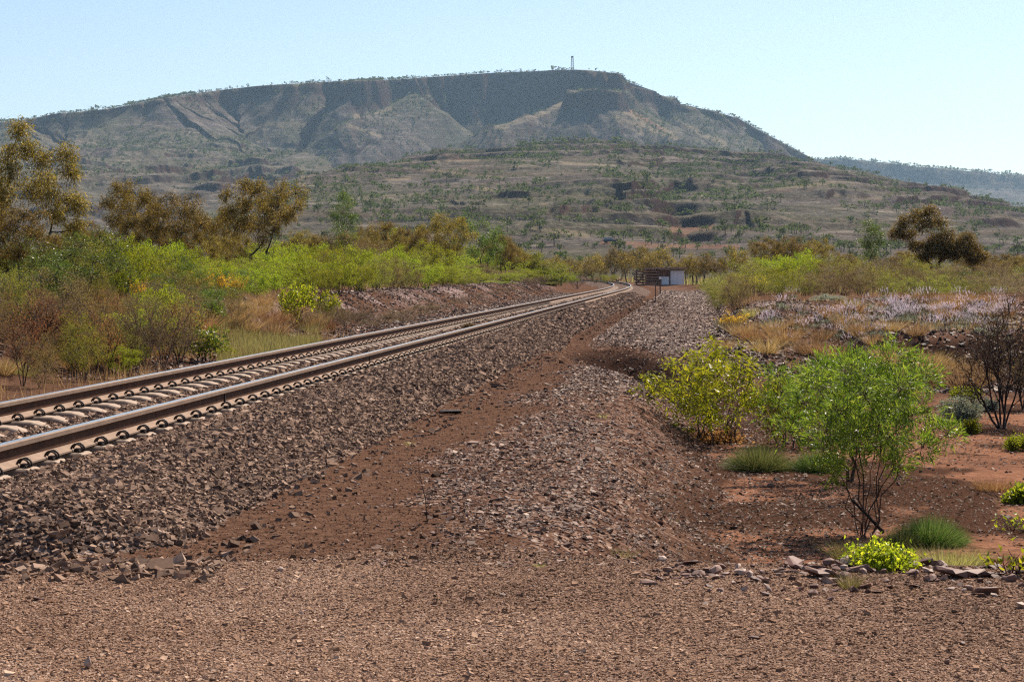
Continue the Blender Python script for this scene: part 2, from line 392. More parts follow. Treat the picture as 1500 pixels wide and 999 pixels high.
# ------------------------------------------------------------------ hills
def hillmat(name, k=1.0, green=0.5):
    m, n, b = mat(name)
    g = N(n, "ShaderNodeNewGeometry"); pos = g.outputs["Position"]
    big = noise(n, pos, 0.006, 5, .6); mid = noise(n, pos, 0.045, 5, .65); fine = noise(n, pos, 0.42, 6, .75)
    strata = noise(n, mapping(n, pos, (.004, .004, .22)), 1.0, 4, .6)
    spk = N(n, "ShaderNodeTexVoronoi"); spk.inputs["Scale"].default_value = .16; n.links.new(pos, spk.inputs["Vector"])
    rock = ramp(n, [(.3, (.038, .031, .030)), (.5, (.098, .080, .077)), (.7, (.18, .152, .146))], mid.outputs[0]).outputs[0]
    grass = ramp(n, [(.3, (.038, .042, .024)), (.6, (.105, .105, .070)), (.8, (.26, .245, .19))], fine.outputs[0]).outputs[0]
    f = math_(n, 'ADD', math_(n, 'MULTIPLY', big.outputs[0], .9), math_(n, 'MULTIPLY', strata.outputs[0], .7))
    f = ramp(n, [(.62 + .12 * (0.5 - green), (0, 0, 0)), (.92 + .12 * (0.5 - green), (1, 1, 1))], f).outputs[0]
    c = mix(n, f, rock, grass)
    st2 = noise(n, mapping(n, pos, (.02, .012, .45)), 1.0, 5, .7)
    c = mix(n, ramp(n, [(.54, (0, 0, 0)), (.68, (.75, .75, .75))], st2.outputs[0]).outputs[0], c, (.27, .235, .19))
    c = mix(n, 1.0, c, ramp(n, [(.30, (.42, .42, .42)), (.50, (.95, .95, .95)), (.72, (1.5, 1.48, 1.4))], fine.outputs[0]).outputs[0], 'MULTIPLY')
    sl = ramp(n, [(.42, (0, 0, 0)), (.60, (1, 1, 1))], strata.outputs[0]).outputs[0]
    c = mix(n, math_(n, 'MULTIPLY', sl, .35), c, (.10, .062, .052))
    sp = ramp(n, [(.15, (1, 1, 1)), (.33, (0, 0, 0))], spk.outputs["Distance"]).outputs[0]
    sp = math_(n, 'MULTIPLY', sp, ramp(n, [(.35, (0, 0, 0)), (.55, (1, 1, 1))], mid.outputs[0]).outputs[0])
    c = mix(n, math_(n, 'MULTIPLY', sp, .7), c, (.05, .06, .025))
    red = ramp(n, [(.66, (0, 0, 0)), (.76, (1, 1, 1))], noise(n, pos, .013, 4).outputs[0]).outputs[0]
    c = mix(n, math_(n, 'MULTIPLY', red, .6), c, (.17, .085, .052))
    sc = ramp(n, [(.40, (0, 0, 0)), (.62, (1, 1, 1))], math_(n, 'ADD', attr(n, "scree_sunlight"), math_(n, 'MULTIPLY', math_(n, 'SUBTRACT', mid.outputs[0], .5), .9))).outputs[0]
    c = mix(n, math_(n, 'MULTIPLY', sc, .6), c, mix(n, fine.outputs[0], (.09, .07, .045), (.34, .27, .185)))  # tan tone paints sunlight on ridge streaks as well as bare ledges
    rs = ramp(n, [(.40, (0, 0, 0)), (.62, (1, 1, 1))], math_(n, 'ADD', attr(n, "red_soil"), math_(n, 'MULTIPLY', math_(n, 'SUBTRACT', mid.outputs[0], .5), .9))).outputs[0]
    c = mix(n, math_(n, 'MULTIPLY', rs, .5), c, (.22, .115, .075))
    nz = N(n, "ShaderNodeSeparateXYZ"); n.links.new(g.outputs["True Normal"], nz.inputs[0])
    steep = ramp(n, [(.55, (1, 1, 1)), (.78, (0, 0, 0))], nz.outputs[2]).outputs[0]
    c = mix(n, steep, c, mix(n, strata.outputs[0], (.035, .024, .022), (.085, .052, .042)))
    n.links.new(c, b.inputs["Base Color"]); b.inputs["Roughness"].default_value = .9; b.inputs["Specular IOR Level"].default_value = .0
    bp = N(n, "ShaderNodeBump"); bp.inputs["Strength"].default_value = .8; bp.inputs["Distance"].default_value = 2.2
    n.links.new(math_(n, 'ADD', mid.outputs[0], math_(n, 'MULTIPLY', fine.outputs[0], .8)), bp.inputs["Height"])
    n.links.new(bp.outputs[0], b.inputs["Normal"])
    return m

# silhouettes read off the photograph: pixel column, pixel row
FOOT = np.array([(-200, 362), (0, 352), (200, 345), (300, 325), (370, 297), (400, 283), (440, 264), (480, 253), (560, 240), (640, 228), (700, 221), (800, 215),
                 (870, 211), (960, 216), (1090, 228), (1190, 236), (1250, 248), (1300, 259), (1400, 282), (1500, 303), (1600, 322), (1700, 335)], float)
MTN = np.array([(-250, 215), (-100, 190), (0, 180), (30, 177), (100, 168), (170, 159), (260, 142), (330, 133), (380, 128), (450, 124), (520, 120), (580, 118), (650, 113),
                (740, 107), (790, 104.5), (840, 103.5), (885, 105), (905, 109), (912, 112), (918, 121), (950, 132), (985, 143), (1040, 163), (1080, 174), (1110, 191),
                (1140, 207), (1190, 233), (1260, 275), (1400, 340), (1700, 396)], float)
RIDGE = np.array([(900, 225), (1190, 234), (1230, 233), (1270, 236), (1350, 245), (1440, 252), (1500, 259), (1600, 272), (1800, 290)], float)
def sil(tab, px, Y): return (398 - np.interp(px, tab[:, 0], tab[:, 1])) / FPX * Y

def scarps(Z, Yv, pxv, lst, seed):
    """low cliffs: the hillside steps up by d metres where the column reaches pixel row y"""
    el = np.maximum.accumulate(Z / Yv[:, None], axis=0)
    kern = np.exp(-(np.arange(-24, 25) / 11.0) ** 2); kern /= kern.sum()
    for i, (p0, p1, row, d, fade) in enumerate(lst):
        ang = (398 - row) / FPX
        ks = np.array([min(np.searchsorted(el[:, j], ang), len(Yv) - 2) for j in range(len(pxv))])
        Ys = np.convolve(np.pad(Yv[ks], 24, mode='edge'), kern, 'valid')
        Ys = Ys + 60 * (fbm(pxv / 34.0, np.full_like(pxv, seed + i), 3, 2) - .5)
        e = sm(pxv, p0 - 22, p0 + 26) * (1 - sm(pxv, p1 - 26, p1 + 22)) * (.8 + .4 * fbm(pxv / 30.0, np.full_like(pxv, seed + i + .5), 6))
        q = np.clip((Yv[:, None] - Ys[None]) / 7.0, 0, 1)
        Z += d * .5 * e[None] * q * np.exp(-np.clip(Yv[:, None] - Ys[None], 0, None) / fade)
    return Z
def terraces(Z, X, Y, period, amp, mask):
    ph = Z / period + 1.6 * fbm(X / 260, Y / 260, 91)
    f = ph - np.floor(ph)
    saw = sm(f, 0.0, 0.14) - f            # steep riser then gentle tread
    return Z + amp * saw * mask

def lines_mask(PX, Z, Y, segs):
    """bare soil and scree along lines of the hillside, sunlit streaks painted in"""
    row = 398 - Z / Y * FPX; m = np.zeros_like(Z)
    for (x0, y0, x1, y1, wd) in segs:
        dx, dy = x1 - x0, y1 - y0; t = np.clip(((PX - x0) * dx + (row - y0) * dy) / (dx * dx + dy * dy + 1e-6), 0, 1)
        dist = np.hypot(PX - x0 - t * dx, row - y0 - t * dy); m = np.maximum(m, np.exp(-(dist / wd) ** 2))
    return m
def foothill():
    pxv = np.linspace(-150, 1650, 1150); t = (pxv - 750) / FPX
    yv = np.concatenate([np.linspace(430, 1000, 200), np.linspace(1003, 1900, 330), np.linspace(1910, 2300, 20)])
    Yc = np.interp(pxv, [0, 300, 440, 560, 700, 1100, 1300, 1600], [900, 1000, 1300, 1500, 1650, 1650, 1550, 1400])
    Y, T = np.meshgrid(yv, t, indexing='ij'); X = T * Y
    PX = np.broadcast_to(pxv, Y.shape); YC = np.broadcast_to(Yc, Y.shape)
    Zc = sil(FOOT, PX, YC)
    s = np.clip((Y - 450) / (YC - 450), 0, None)
    n = fbm(X / 330, Y / 330, 11, 5) - .5
    base = -2.6 + (Zc + 2.6) * np.minimum(s, 1) ** 1.35 * (1 + 0.55 * n * np.clip(1 - s, 0, 1) * 2)
    base = np.where(s > 1, Zc - (Y - YC) * 0.07 - 0.0003 * (Y - YC) ** 2, base)
    win = np.clip(s * 2, 0, 1) * np.clip((1.08 - s) * 6, 0, 1)
    gl = ridged(X / 190 + .4 * n, Y / 420, 23, 3)
    base += -9 * (gl - .5) * win * sm(s, .1, .5)
    base += 9.0 * (fbm(X / 50, Y / 50, 29, 5) - .5) * np.clip(s * 2, .1, 1)
    # the gully that runs down through the middle right
    gc = 1008 - 34 * np.sin((s - .3) * 4); base -= 5 * np.exp(-((PX - gc) / 26) ** 2) * sm(s, .12, .35) * (1 - sm(s, .75, .95))
    msk = sm(fbm(X / 170, Y / 170, 37), .40, .62) * np.clip(s * 3, 0, 1)
    base = terraces(base, X, Y, 9.0, 5.0, msk)
    base = scarps(base, yv, pxv, [(885, 1066, 283, 9, 240), (805, 892, 319, 7, 200), (1290, 1405, 300, 8, 160), (1180, 1280, 292, 6, 150), (620, 720, 300, 4, 120), (470, 570, 322, 5, 120),
                                  (930, 1010, 305, 5, 120), (880, 1000, 246, 6, 160), (1100, 1180, 256, 6, 160), (1060, 1150, 326, 6, 130)], 5)
    o = mesh_np("foothills", np.stack([X, Y, base], -1).reshape(-1, 3), gridfaces(*X.shape), hillmat("foothill_earth", green=.35), smooth=False)
    add_attr(o, "scree_sunlight", (lines_mask(PX, base, Y, [(425, 268, 480, 250, 5), (480, 250, 560, 238, 4), (560, 240, 700, 236, 4), (470, 275, 600, 262, 5), (620, 250, 740, 262, 6), (700, 275, 800, 300, 7), (760, 330, 860, 345, 8), (500, 290, 620, 285, 5),
        (1120, 280, 1220, 268, 5), (1200, 285, 1290, 292, 5), (820, 240, 900, 243, 4)]) * .56).ravel())  # sunlit crest lines painted into the colour among pale ground
    add_attr(o, "red_soil", lines_mask(PX, base, Y, [(985, 338, 1040, 330, 7), (1000, 345, 1012, 332, 6), (930, 360, 1080, 362, 4), (1100, 356, 1200, 362, 4), (880, 356, 950, 357, 3)]).ravel())
    o["kind"] = "structure"
    return pxv, yv, base
def mountain():
    pxv = np.linspace(-200, 1560, 1150); t = (pxv - 750) / FPX
    yv = np.concatenate([np.linspace(820, 1500, 70), np.linspace(1507, 2700, 200), np.linspace(2704, 3560, 320), np.linspace(3580, 4400, 30)])
    Y, T = np.meshgrid(yv, t, indexing='ij'); X = T * Y
    PX = np.broadcast_to(pxv, Y.shape)
    from mathutils.kdtree import KDTree
    ep = np.linspace(-260, 1640, 2600)
    ey = np.interp(ep, [-260, 0, 120, 230, 300, 350, 395, 430, 470, 500, 530, 575, 640, 720, 790, 822, 850, 880, 905, 925, 960, 1010, 1060, 1110, 1190, 1640],
                   [3050, 3090, 3160, 3120, 3210, 3290, 3200, 3180, 3290, 3230, 3200, 3330, 3400, 3430, 3380, 3290, 3150, 3085, 3090, 3190, 3280, 3250, 3330, 3310, 3380, 3450])
    ey = ey + 120 * (fbm(ep / 42, ep * 0 + .5, 61, 3) - .5) + 36 * (fbm(ep / 9, ep * 0 + .5, 62, 2) - .5)
    ex = (ep - 750) / FPX * ey; eh = sil(MTN, ep, ey)
    kd = KDTree(len(ep))
    for i in range(len(ep)): kd.insert((ex[i], ey[i], 0), i)
    kd.balance(); find = kd.find
    wx = X + 60 * (fbm(X / 90, Y / 90, 63, 4) - .5); wy = Y + 60 * (fbm(X / 70, Y / 70, 64, 3) - .5)
    res = [find((a_, b_, 0)) for a_, b_ in zip(wx.ravel().tolist(), wy.ravel().tolist())]
    I = np.array([r_[1] for r_ in res]).reshape(X.shape); D = np.array([r_[2] for r_ in res]).reshape(X.shape)
    EY = np.interp(wx / wy * FPX + 750, ep, ey); d = np.where(wy < EY, D, -D)
    pe = ep[I]; H = eh[I]
    arc = np.concatenate([[0], np.cumsum(np.hypot(np.diff(ex), np.diff(ey)))])[I]
    CL = np.interp(pe, [-200, 200, 300, 380, 460, 560, 850, 905, 960, 1100, 1200, 1560], [0, 3, 9, 14, 20, 42, 42, 34, 18, 16, 6, 0]) * (.45 + .5 * fbm(arc / 90, arc * 0, 66))
    TL = np.interp(pe, [-200, 250, 400, 560, 700, 900, 1000, 1100, 1200, 1560], [60, 75, 105, 135, 145, 135, 110, 90, 60, 30])
    sc_ = np.interp(pe, [0, 380, 520, 850, 930, 1200], [1.5, 1.1, .74, .74, 1.1, 1.3])
    prof = CL * sm(d, 0, 14) + TL * (1 - np.exp(-np.clip(d - 8, 0, None) / (TL * sc_))) + 0.10 * np.clip(d, 0, None)
    n = fbm(X / 400, Y / 400, 71, 4) - .5
    g1 = ridged(arc / 120 + .5 * n + .25 * fbm(X / 80, Y / 80, 70), d / 900, 73, 3)
    win = sm(d, 8, 110) * np.exp(-np.clip(d - 300, 0, None) / 500)
    g2 = ridged(X / 60 + 1.2 * n + .6 * fbm(X / 90, Y / 90, 74), Y / 210, 75, 3)
    g3 = ridged(arc / 34 + .5 * fbm(X / 50, Y / 50, 76), d / 300, 77, 3)
    z = H - prof + 24 * (g1 - .66) * win + 15 * (g2 - .6) * sm(d, 40, 160) + 13 * (g3 - .62) * sm(d, 6, 60) * np.exp(-np.clip(d - 200, 0, None) / 350) + 34 * n * sm(d, 250, 900)
    z = np.where(d < 0, H - 0.02 * np.abs(d) - 2.0 * sm(-d, 0, 80), z)
    z += 7 * (fbm(X / 40, Y / 40, 79, 4) - .5) * sm(d, -10, 60)
    # the buttress standing out below the summit
    bx, by = 124.0, 2990.0
    ax_ = np.arctan2(X - bx, by - Y + 40)
    r = np.sqrt(((X - bx) / 1.15) ** 2 + (np.clip(by - Y, 0, None)) ** 2) + 16 * (fbm(X / 30, Y / 30, 83, 3) - .5)
    bz = 268.0 - 30 * sm(r, 34, 46) - np.clip(r - 46, 0, 190) * .84 - np.clip(r - 236, 0, None) * .5 + 26 * (ridged(ax_ * 2.6, r / 400, 85) - .6) * sm(r, 50, 160)
    bz = np.where(Y > by, bz + np.clip(Y - by, 0, 110) * .12 - np.clip(Y - by - 150, 0, None), bz)
    z = np.maximum(z, bz)
    def spine(pts, top, sl):
        zz = np.full_like(z, -99.0)
        W = 7 * (fbm(X / 25, Y / 25, 121, 3) - .5)
        for (p0, r0_, y0), (p1, r1, y1) in zip(pts[:-1], pts[1:]):
            ax0, ax1 = (p0 - 750) / FPX * y0, (p1 - 750) / FPX * y1; z0, z1 = (398 - r0_) / FPX * y0, (398 - r1) / FPX * y1
            dx, dy = ax1 - ax0, y1 - y0; t_ = np.clip(((X - ax0) * dx + (Y - y0) * dy) / (dx * dx + dy * dy), 0, 1)
            dist = np.hypot(X - ax0 - t_ * dx, Y - y0 - t_ * dy) + W
            zz = np.maximum(zz, z0 + (z1 - z0) * t_ - np.clip(dist - top, 0, None) * sl)
        return zz
    z = np.maximum(z, spine([(850, 137, 3090), (815, 158, 3030), (775, 175, 2960), (722, 192, 2890)], 9, .82))
    z = np.maximum(z, spine([(893, 142, 3060), (925, 170, 2990), (965, 196, 2910), (1000, 212, 2850)], 7, .72))
    z = np.maximum(z, spine([(606, 140, 3260), (560, 165, 3180), (505, 190, 3080)], 7, .75))
    z = np.minimum(z, sil(MTN, PX, Y) - .3)
    floor = 26 * sm(Y, 900, 2100) - 18 + .022 * (Y - 820) * (Y < 3000) + 14 * (fbm(X / 200, Y / 200, 93) - .5)
    z = np.where(z < floor + 20, floor + 20 - (floor + 20 - z) * .25, z)
    z += 26 * (ridged(X / 95 + 1.8 * n + .3 * fbm(X / 60, Y / 60, 5), Y / 330 + n, 99, 4) - .55) * sm(d, 25, 140) * (1 - .5 * sm(d, 500, 900))
    msk = sm(fbm(X / 230, Y / 160, 97), .36, .58) * sm(d, 220, 420)
    z = terraces(z, X, Y, 15.0, 8.0, msk)
    z = scarps(z, yv, pxv, [(90, 152, 250, 13, 160), (283, 345, 280, 13, 140), (290, 450, 262, 14, 160), (190, 262, 217, 8, 160), (285, 490, 219, 8, 180), (150, 260, 288, 12, 120),
                            (345, 420, 284, 9, 100), (60, 130, 205, 7, 150), (460, 560, 222, 8, 120)], 9)
    o = mesh_np("mountain", np.stack([X, Y, z], -1).reshape(-1, 3), gridfaces(*X.shape), hillmat("mountain_earth", green=.55), smooth=False)
    add_attr(o, "scree_sunlight", lines_mask(PX, z, Y, [(846, 138, 795, 168, 4.5), (795, 168, 728, 189, 5), (862, 128, 885, 128, 6), (893, 148, 925, 172, 8), (925, 172, 985, 203, 9), (905, 175, 960, 205, 6), (1000, 185, 1060, 212, 5), (520, 172, 575, 160, 4), (510, 185, 560, 200, 3)]).ravel())  # sunlight on spur ridges and right flank painted tan, with the sandy ledge
    add_attr(o, "red_soil", lines_mask(PX, z, Y, [(925, 165, 970, 192, 4), (868, 112, 878, 116, 5)]).ravel())
    o["kind"] = "structure"
    return pxv, yv, z
def far_ridge():
    pxv = np.linspace(850, 1800, 420); t = (pxv - 750) / FPX
    yv = np.linspace(3600, 6200, 200)
    Y, T = np.meshgrid(yv, t, indexing='ij'); X = T * Y; PX = np.broadcast_to(pxv, Y.shape)
    H = sil(RIDGE, PX, 5400.0 + 0 * Y)
    d = 5400 - Y + 120 * (fbm(X / 200, Y / 200, 101) - .5)
    z = H - np.where(d > 0, 30 * sm(d, 0, 60) + 130 * (1 - np.exp(-np.clip(d, 0, None) / 420)) + .05 * np.clip(d, 0, None), .04 * np.abs(d))
    z += 40 * (ridged(X / 320, Y / 900, 103) - .6) * sm(d, 20, 300) + 8 * (fbm(X / 60, Y / 60, 104) - .5)
    z = terraces(z, X, Y, 38, 22, sm(fbm(X / 400, Y / 300, 105), .35, .6) * sm(d, 60, 300))
    o = mesh_np("far_ridge", np.stack([X, Y, z], -1).reshape(-1, 3), gridfaces(*X.shape), hillmat("ridge_earth", green=.6), smooth=False)
    add_attr(o, "scree_sunlight", np.zeros(z.size)); add_attr(o, "red_soil", np.zeros(z.size))
    o["kind"] = "structure"
    return pxv, yv, z
FH = foothill(); MT = mountain(); FR = far_ridge()
def hsample(G, px, Y):
    pxv, yv, Z = G
    i = np.clip(np.interp(Y, yv, np.arange(len(yv))), 0, len(yv) - 1.001); j = np.clip(np.interp(px, pxv, np.arange(len(pxv))), 0, len(pxv) - 1.001)
    i0 = i.astype(int); j0 = j.astype(int); a = i - i0; b = j - j0
    return Z[i0, j0] * (1 - a) * (1 - b) + Z[i0 + 1, j0] * a * (1 - b) + Z[i0, j0 + 1] * (1 - a) * b + Z[i0 + 1, j0 + 1] * a * b

# ------------------------------------------------------------------ stones
CUBE = np.array([(x, y, z) for z in (-1, 1) for y in (-1, 1) for x in (-1, 1)], float)
CF = np.array([(0, 2, 3, 1), (4, 5, 7, 6), (0, 1, 5, 4), (2, 6, 7, 3), (0, 4, 6, 2), (1, 3, 7, 5)])
def stones(name, mat_, pos, size, rng, flat=(.25, .7), tilt=.5, tint=None, label_kind='stuff', cutoff=.42, seat=.25):
    n = len(pos)
    a = size * rng.uniform(.7, 1.35, n); b = a * rng.uniform(.5, 1.0, n); c = a * rng.uniform(*flat, n)
    V = CUBE[None] * (1 + rng.uniform(-cutoff, cutoff * .4, (n, 8, 3))) * np.stack([a, b, c], -1)[:, None] * .5
    th = rng.uniform(0, 2 * PI, n); rx = rng.normal(0, tilt, n); ry = rng.normal(0, tilt, n)
    def rot(V, ax, an):
        i, j = [(1, 2), (2, 0), (0, 1)][ax]; co = np.cos(an)[:, None]; s = np.sin(an)[:, None]
        W = V.copy(); W[..., i] = V[..., i] * co - V[..., j] * s; W[..., j] = V[..., i] * s + V[..., j] * co; return W
    V = rot(rot(rot(V, 0, rx), 1, ry), 2, th) + pos[:, None] + np.stack([np.zeros(n), np.zeros(n), c * seat], -1)[:, None]
    F = (CF[None] + (np.arange(n) * 8)[:, None, None]).reshape(-1, 4)
    if tint is None: tint = rng.beta(1.8, 1.9, n)
    o = mesh_np(name, V.reshape(-1, 3), F, mat_, tint=np.repeat(tint, 8))
    o["kind"] = label_kind
    return o
R = np.random.default_rng(7)
def scatter(n, y0, y1, u0, u1, power=1.0):
    y = y0 + (y1 - y0) * R.random(n) ** power; u = R.uniform(u0, u1, n); return u + xc(y), y, u
# ballast between and beside the rails
ps = []; sz = []
for n, y0, y1, s0 in ((88000, 10.9, 24, .031), (60000, 24, 52, .042), (34000, 52, 130, .07)):
    x, y, u = scatter(n, y0, y1, -2.55, 2.55)
    z, zo = zones(x, y)
    k = (zo['ballast'] > R.random(n) * .9) & ~((np.abs(np.abs(u) - .755) < .085))
    ps.append(np.stack([x, y, z], -1)[k]); sz.append(s0 * R.lognormal(0, .25, k.sum()))
x, y, u = scatter(900, 11, 40, 2.0, 2.9); z = zg(x, y); ps.append(np.stack([x, y, z], -1)); sz.append(.036 * R.lognormal(0, .35, len(x)))
x, y, u = scatter(7000, 11, 62, -.5, .5, 1.3); ps.append(np.stack([x, y, np.full(len(x), -1.412)], -1)); sz.append(.034 * R.lognormal(0, .3, len(x)))
# ballast thins out over the crossing edge
x = R.uniform(-4.6, -1.6, 1500); y = 10.9 + R.normal(0, .22, 1500); ps.append(np.stack([x, y, zg(x, y)], -1)); sz.append(.035 * R.lognormal(0, .35, 1500))
tag(stones("ballast", M['ballaststone'], np.concatenate(ps), np.concatenate(sz), R, (.25, .55), .42), "grey brown crushed rock ballast heaped between and beside the rails", "ballast", kind="stuff")
# chips on the gravel road, dark rubble in the notch
x = R.normal(2.5, .55, 2600); y = R.normal(39.2, 3.0, 2600); dk = zones(x, y)[1]['dark'] > .3
stones("notch_rubble", M['flake'], np.stack([x, y, zg(x, y)], -1)[dk], .022 * R.lognormal(0, .4, dk.sum()), R, (.25, .6), .5, tint=R.beta(1.0, 7, dk.sum()))
n = 250000; y = R.uniform(7.2, 12.3, n); x = R.uniform(-1, 1, n) * (y * .275 + .25); k = zones(x, y)[1]['road'] > R.random(n) * .8; x, y = x[k], y[k]; n = len(x)
big = R.random(n) < .012; s = np.where(big, .019, .0078) * R.lognormal(0, .3, n)
tag(stones("road_gravel", M['chip'], np.stack([x, y, zg(x, y)], -1), s, R, (.2, .5), .28, tint=np.clip(.12 + .76 * R.beta(2.4, 2.2, n) + .6 * (fbm(x * .9, y * .9, 400) - .5) + .14 * sm(-x, -.5, 2) + .02, 0, 1)), "fine pinkish gravel on the road across the foreground", "gravel", kind="stuff")
# brown strip
n = 30000; x, y, u = scatter(n, 11.2, 120, 2.2, 4.4, 2.2)
s = np.where(R.random(n) < .04, .022, .008) * R.lognormal(0, .3, n) * (1 + (y - 11) / 40)
stones("strip_pebbles", M['chip'], np.stack([x, y, zg(x, y)], -1), s, R, (.3, .7), .4, tint=R.beta(1.2, 2.4, n))
# flaky berm
n = 160000; x, y, u = scatter(n, 11.0, 62, 3.0, 7.2, 1.9)
z, zo = zones(x, y); k = (zo['flaky'] * (.35 + .6 * sm(fbm(x * .8, y * .5, 430), .3, .6)) + .05 * (u > 3.6) > R.random(n)) & (zo['dark'] < .35); x, y, z = x[k], y[k], z[k]
s = .0155 * R.lognormal(0, .42, k.sum()) * (1 + (y - 11) / 50)
tag(stones("rock_flakes", M['flake'], np.stack([x, y, z], -1), s, R, (.12, .35), .3, tint=R.beta(1.7, 1.9, len(x))), "purple brown flat rock flakes covering the berm beside the track", "rock flakes", kind="stuff")
# strip of flakes stretching away, and rocks on the cutting bank and right mound
n = 50000; x, y, u = scatter(n, 42, 170, 3.0, 6.8, 1.4); k = zones(x, y)[1]['dark'] < .25; x, y = x[k], y[k]; n = len(x)
stones("far_rock_flakes", M['flake'], np.stack([x, y, zg(x, y)], -1), .040 * R.lognormal(0, .3, n) * (.6 + y / 130), R, (.12, .3), .2, tint=R.beta(2.2, 1.6, n))
n = 22000; y = R.uniform(36, 70, n); x = R.uniform(.1, .30, n) * y
stones("mound_rubble", M['flake'], np.stack([x, y, zg(x, y)], -1), .05 * R.lognormal(0, .4, n), R, (.2, .6), .4, tint=R.beta(1.1, 2.6, n))
n = 34000; x, y, u = scatter(n, 30, 150, -7.2, -2.5, 1.0)
stones("bank_rubble", M['flake'], np.stack([x, y, zg(x, y)], -1), .05 * R.lognormal(0, .35, n), R, (.2, .6), .4, tint=R.beta(1.6, 1.9, n))
n = 2600; y = R.uniform(12.5, 36, n); x = R.uniform(.02, .30, n) * y; k = (x - xc(y)) > 5.2; x, y = x[k], y[k]
stones("basin_pebbles", M['flake'], np.stack([x, y, zg(x, y)], -1), .014 * R.lognormal(0, .4, len(x)) * (1 + y / 40), R, (.2, .6), .4)

# ------------------------------------------------------------------ rails, sleepers, clips
M['rust'] = simple('dusty_rail_steel', (.25, .175, .13), .8, var=.16, scale=6, spec=.08)
M['rustshade'] = simple('rail_web_rust_shade', (.075, .036, .022), .8, var=.25, scale=8, spec=.08)  # web rust darkened to hold the shade under the rail head
M['polish'] = simple('polished_rail_head', (.72, .69, .64), .24, 1.0, var=.06, scale=3)
M['clip'] = simple('clip_steel', (.035, .026, .024), .55, .3, var=.3, scale=60)
M['concrete'] = simple('dusty_concrete', (.31, .235, .18), .8, var=.18, scale=14, bump=.3)
PROF = [(-.076, 0, 0), (-.076, .012, 0), (-.030, .026, 0), (-.009, .045, 1), (-.009, .118, 1), (-.034, .131, 1), (-.0365, .163, 0), (-.028, .1715, 2), (.028, .1715, 2),
        (.0365, .163, 0), (.034, .131, 0), (.009, .118, 1), (.009, .045, 1), (.030, .026, 0), (.076, .012, 0), (.076, 0, 0)]
# material index of the face between point i and i+1
FM = [0, 0, 0, 1, 1, 0, 0, 2, 0, 0, 1, 1, 0, 0, 0, 0]
def rail(off, label):
    ys = np.concatenate([np.linspace(4, 130, 60), np.arange(133, 520, 3.0)])
    V = []
    for y in ys:
        s = xslope(y); nx, ny = 1 / math.hypot(1, s), -s / math.hypot(1, s)
        c = float(xc(y))
        for (a, b, _) in PROF:
            k = off + a; V.append((c + nx * k, y + ny * k, ZF + b))
    k = len(PROF); F = []; mi = []
    for i in range(len(ys) - 1):
        for j in range(k):
            j2 = (j + 1) % k
            F.append((i * k + j, i * k + j2, (i + 1) * k + j2, (i + 1) * k + j)); mi.append(FM[j])
    o = mesh_np("rail", V, F, [M['rust'], M['rustshade'], M['polish']], matidx=mi)
    return tag(o, label, "rail", "rails of the railway track")
r_far = rail(-.7525, "far rail of the track, beside the bushy bank")
r_near = rail(.7525, "near rail of the track, beside the open ballast shoulder")
def at_track(y, off, z=0):
    s = xslope(y); h = math.hypot(1, s); return (float(xc(y)) + off / h, y - off * s / h, z)
# weld collars on the rails
for rr, off, yy in ((r_near, .7525, None), (r_far, -.7525, None)):
    for px in ((327, 540) if rr is r_near else (405,)):
        best = min(np.arange(12, 60, .02), key=lambda q: abs(proj(*at_track(q, off, ZH))[0] - px))
        a = math.atan(xslope(best)); p = at_track(best, off, ZF)
        b = MB()
        for sgn in (-1, 1):
            b.add(np.array([(sgn * q[0], q[1], q[2]) for q in [(.010, -.013, .03), (.022, -.013, .032), (.010, .013, .03), (.022, .013, .032), (.010, -.013, .125), (.020, -.013, .122), (.010, .013, .125), (.020, .013, .122)]]),
                  [(0, 2, 3, 1), (4, 5, 7, 6), (0, 1, 5, 4), (2, 6, 7, 3), (0, 4, 6, 2), (1, 3, 7, 5)])
        o = b.build("weld_collar", M['clip'], rr); o.location = p; o.rotation_euler = (0, 0, -a)

def make_sleeper():
    root = empty("sleeper")
    # concrete beam: high at the rail seats, dipped between them
    xs = [-1.22, -1.0, -.90, -.62, -.50, -.30, 0, .30, .50, .62, .90, 1.0, 1.22]
    zt = [-.06, -.045, -.004, 0, -.006, -.066, -.084, -.066, -.006, 0, -.004, -.045, -.06]
    V = []
    for x, z in zip(xs, zt):
        w = .115 if abs(x) > .45 else .10
        V += [(x, -w - .02, -.19), (x, -w, z - .012), (x, -w + .012, z), (x, w - .012, z), (x, w, z - .012), (x, w + .02, -.19)]
    F = []
    k = 6
    for i in range(len(xs) - 1):
        for j in range(k): F.append((i * k + j, i * k + (j + 1) % k, (i + 1) * k + (j + 1) % k, (i + 1) * k + j))
    F += [(0, 1, 2, 3), (0, 3, 4, 5), tuple((len(xs) - 1) * k + q for q in (3, 2, 1, 0)), tuple((len(xs) - 1) * k + q for q in (5, 4, 3, 0))]
    mesh_np("beam", V, F, M['concrete'], parent=root)
    # spring clips: an arch standing over the foot edge with its shoulder
    for off in (-.7525, .7525):
        for sgn in (-1, 1):
            b = MB(); cx = off + sgn * .094
            th = np.linspace(-.1, PI + .1, 11)
            for yy in (-.022, .022):
                b.tube([(cx + .046 * math.cos(q), yy + (.010 if yy > 0 else -.010) * math.sin(q), .008 + .052 * math.sin(q)) for q in th], .0082, 6)
            b.tube([(cx - sgn * .046, -.03, .016), (cx - sgn * .046, .03, .016)], .0095, 6)
            b.box(cx - .018, cx + .018, -.030, .030, -.012, .026)
            b.tube([(cx + sgn * .03, -.075, .010), (cx + sgn * .03, .075, .010)], .009, 6)
            b.build("clip", M['clip'], root)
    return root
slp = make_sleeper()
tag(slp, "pale concrete sleeper under the two rails", "sleeper", "sleepers of the railway track")
bare = None
yk = 10.9; cnt = 0; far_sl = MB()
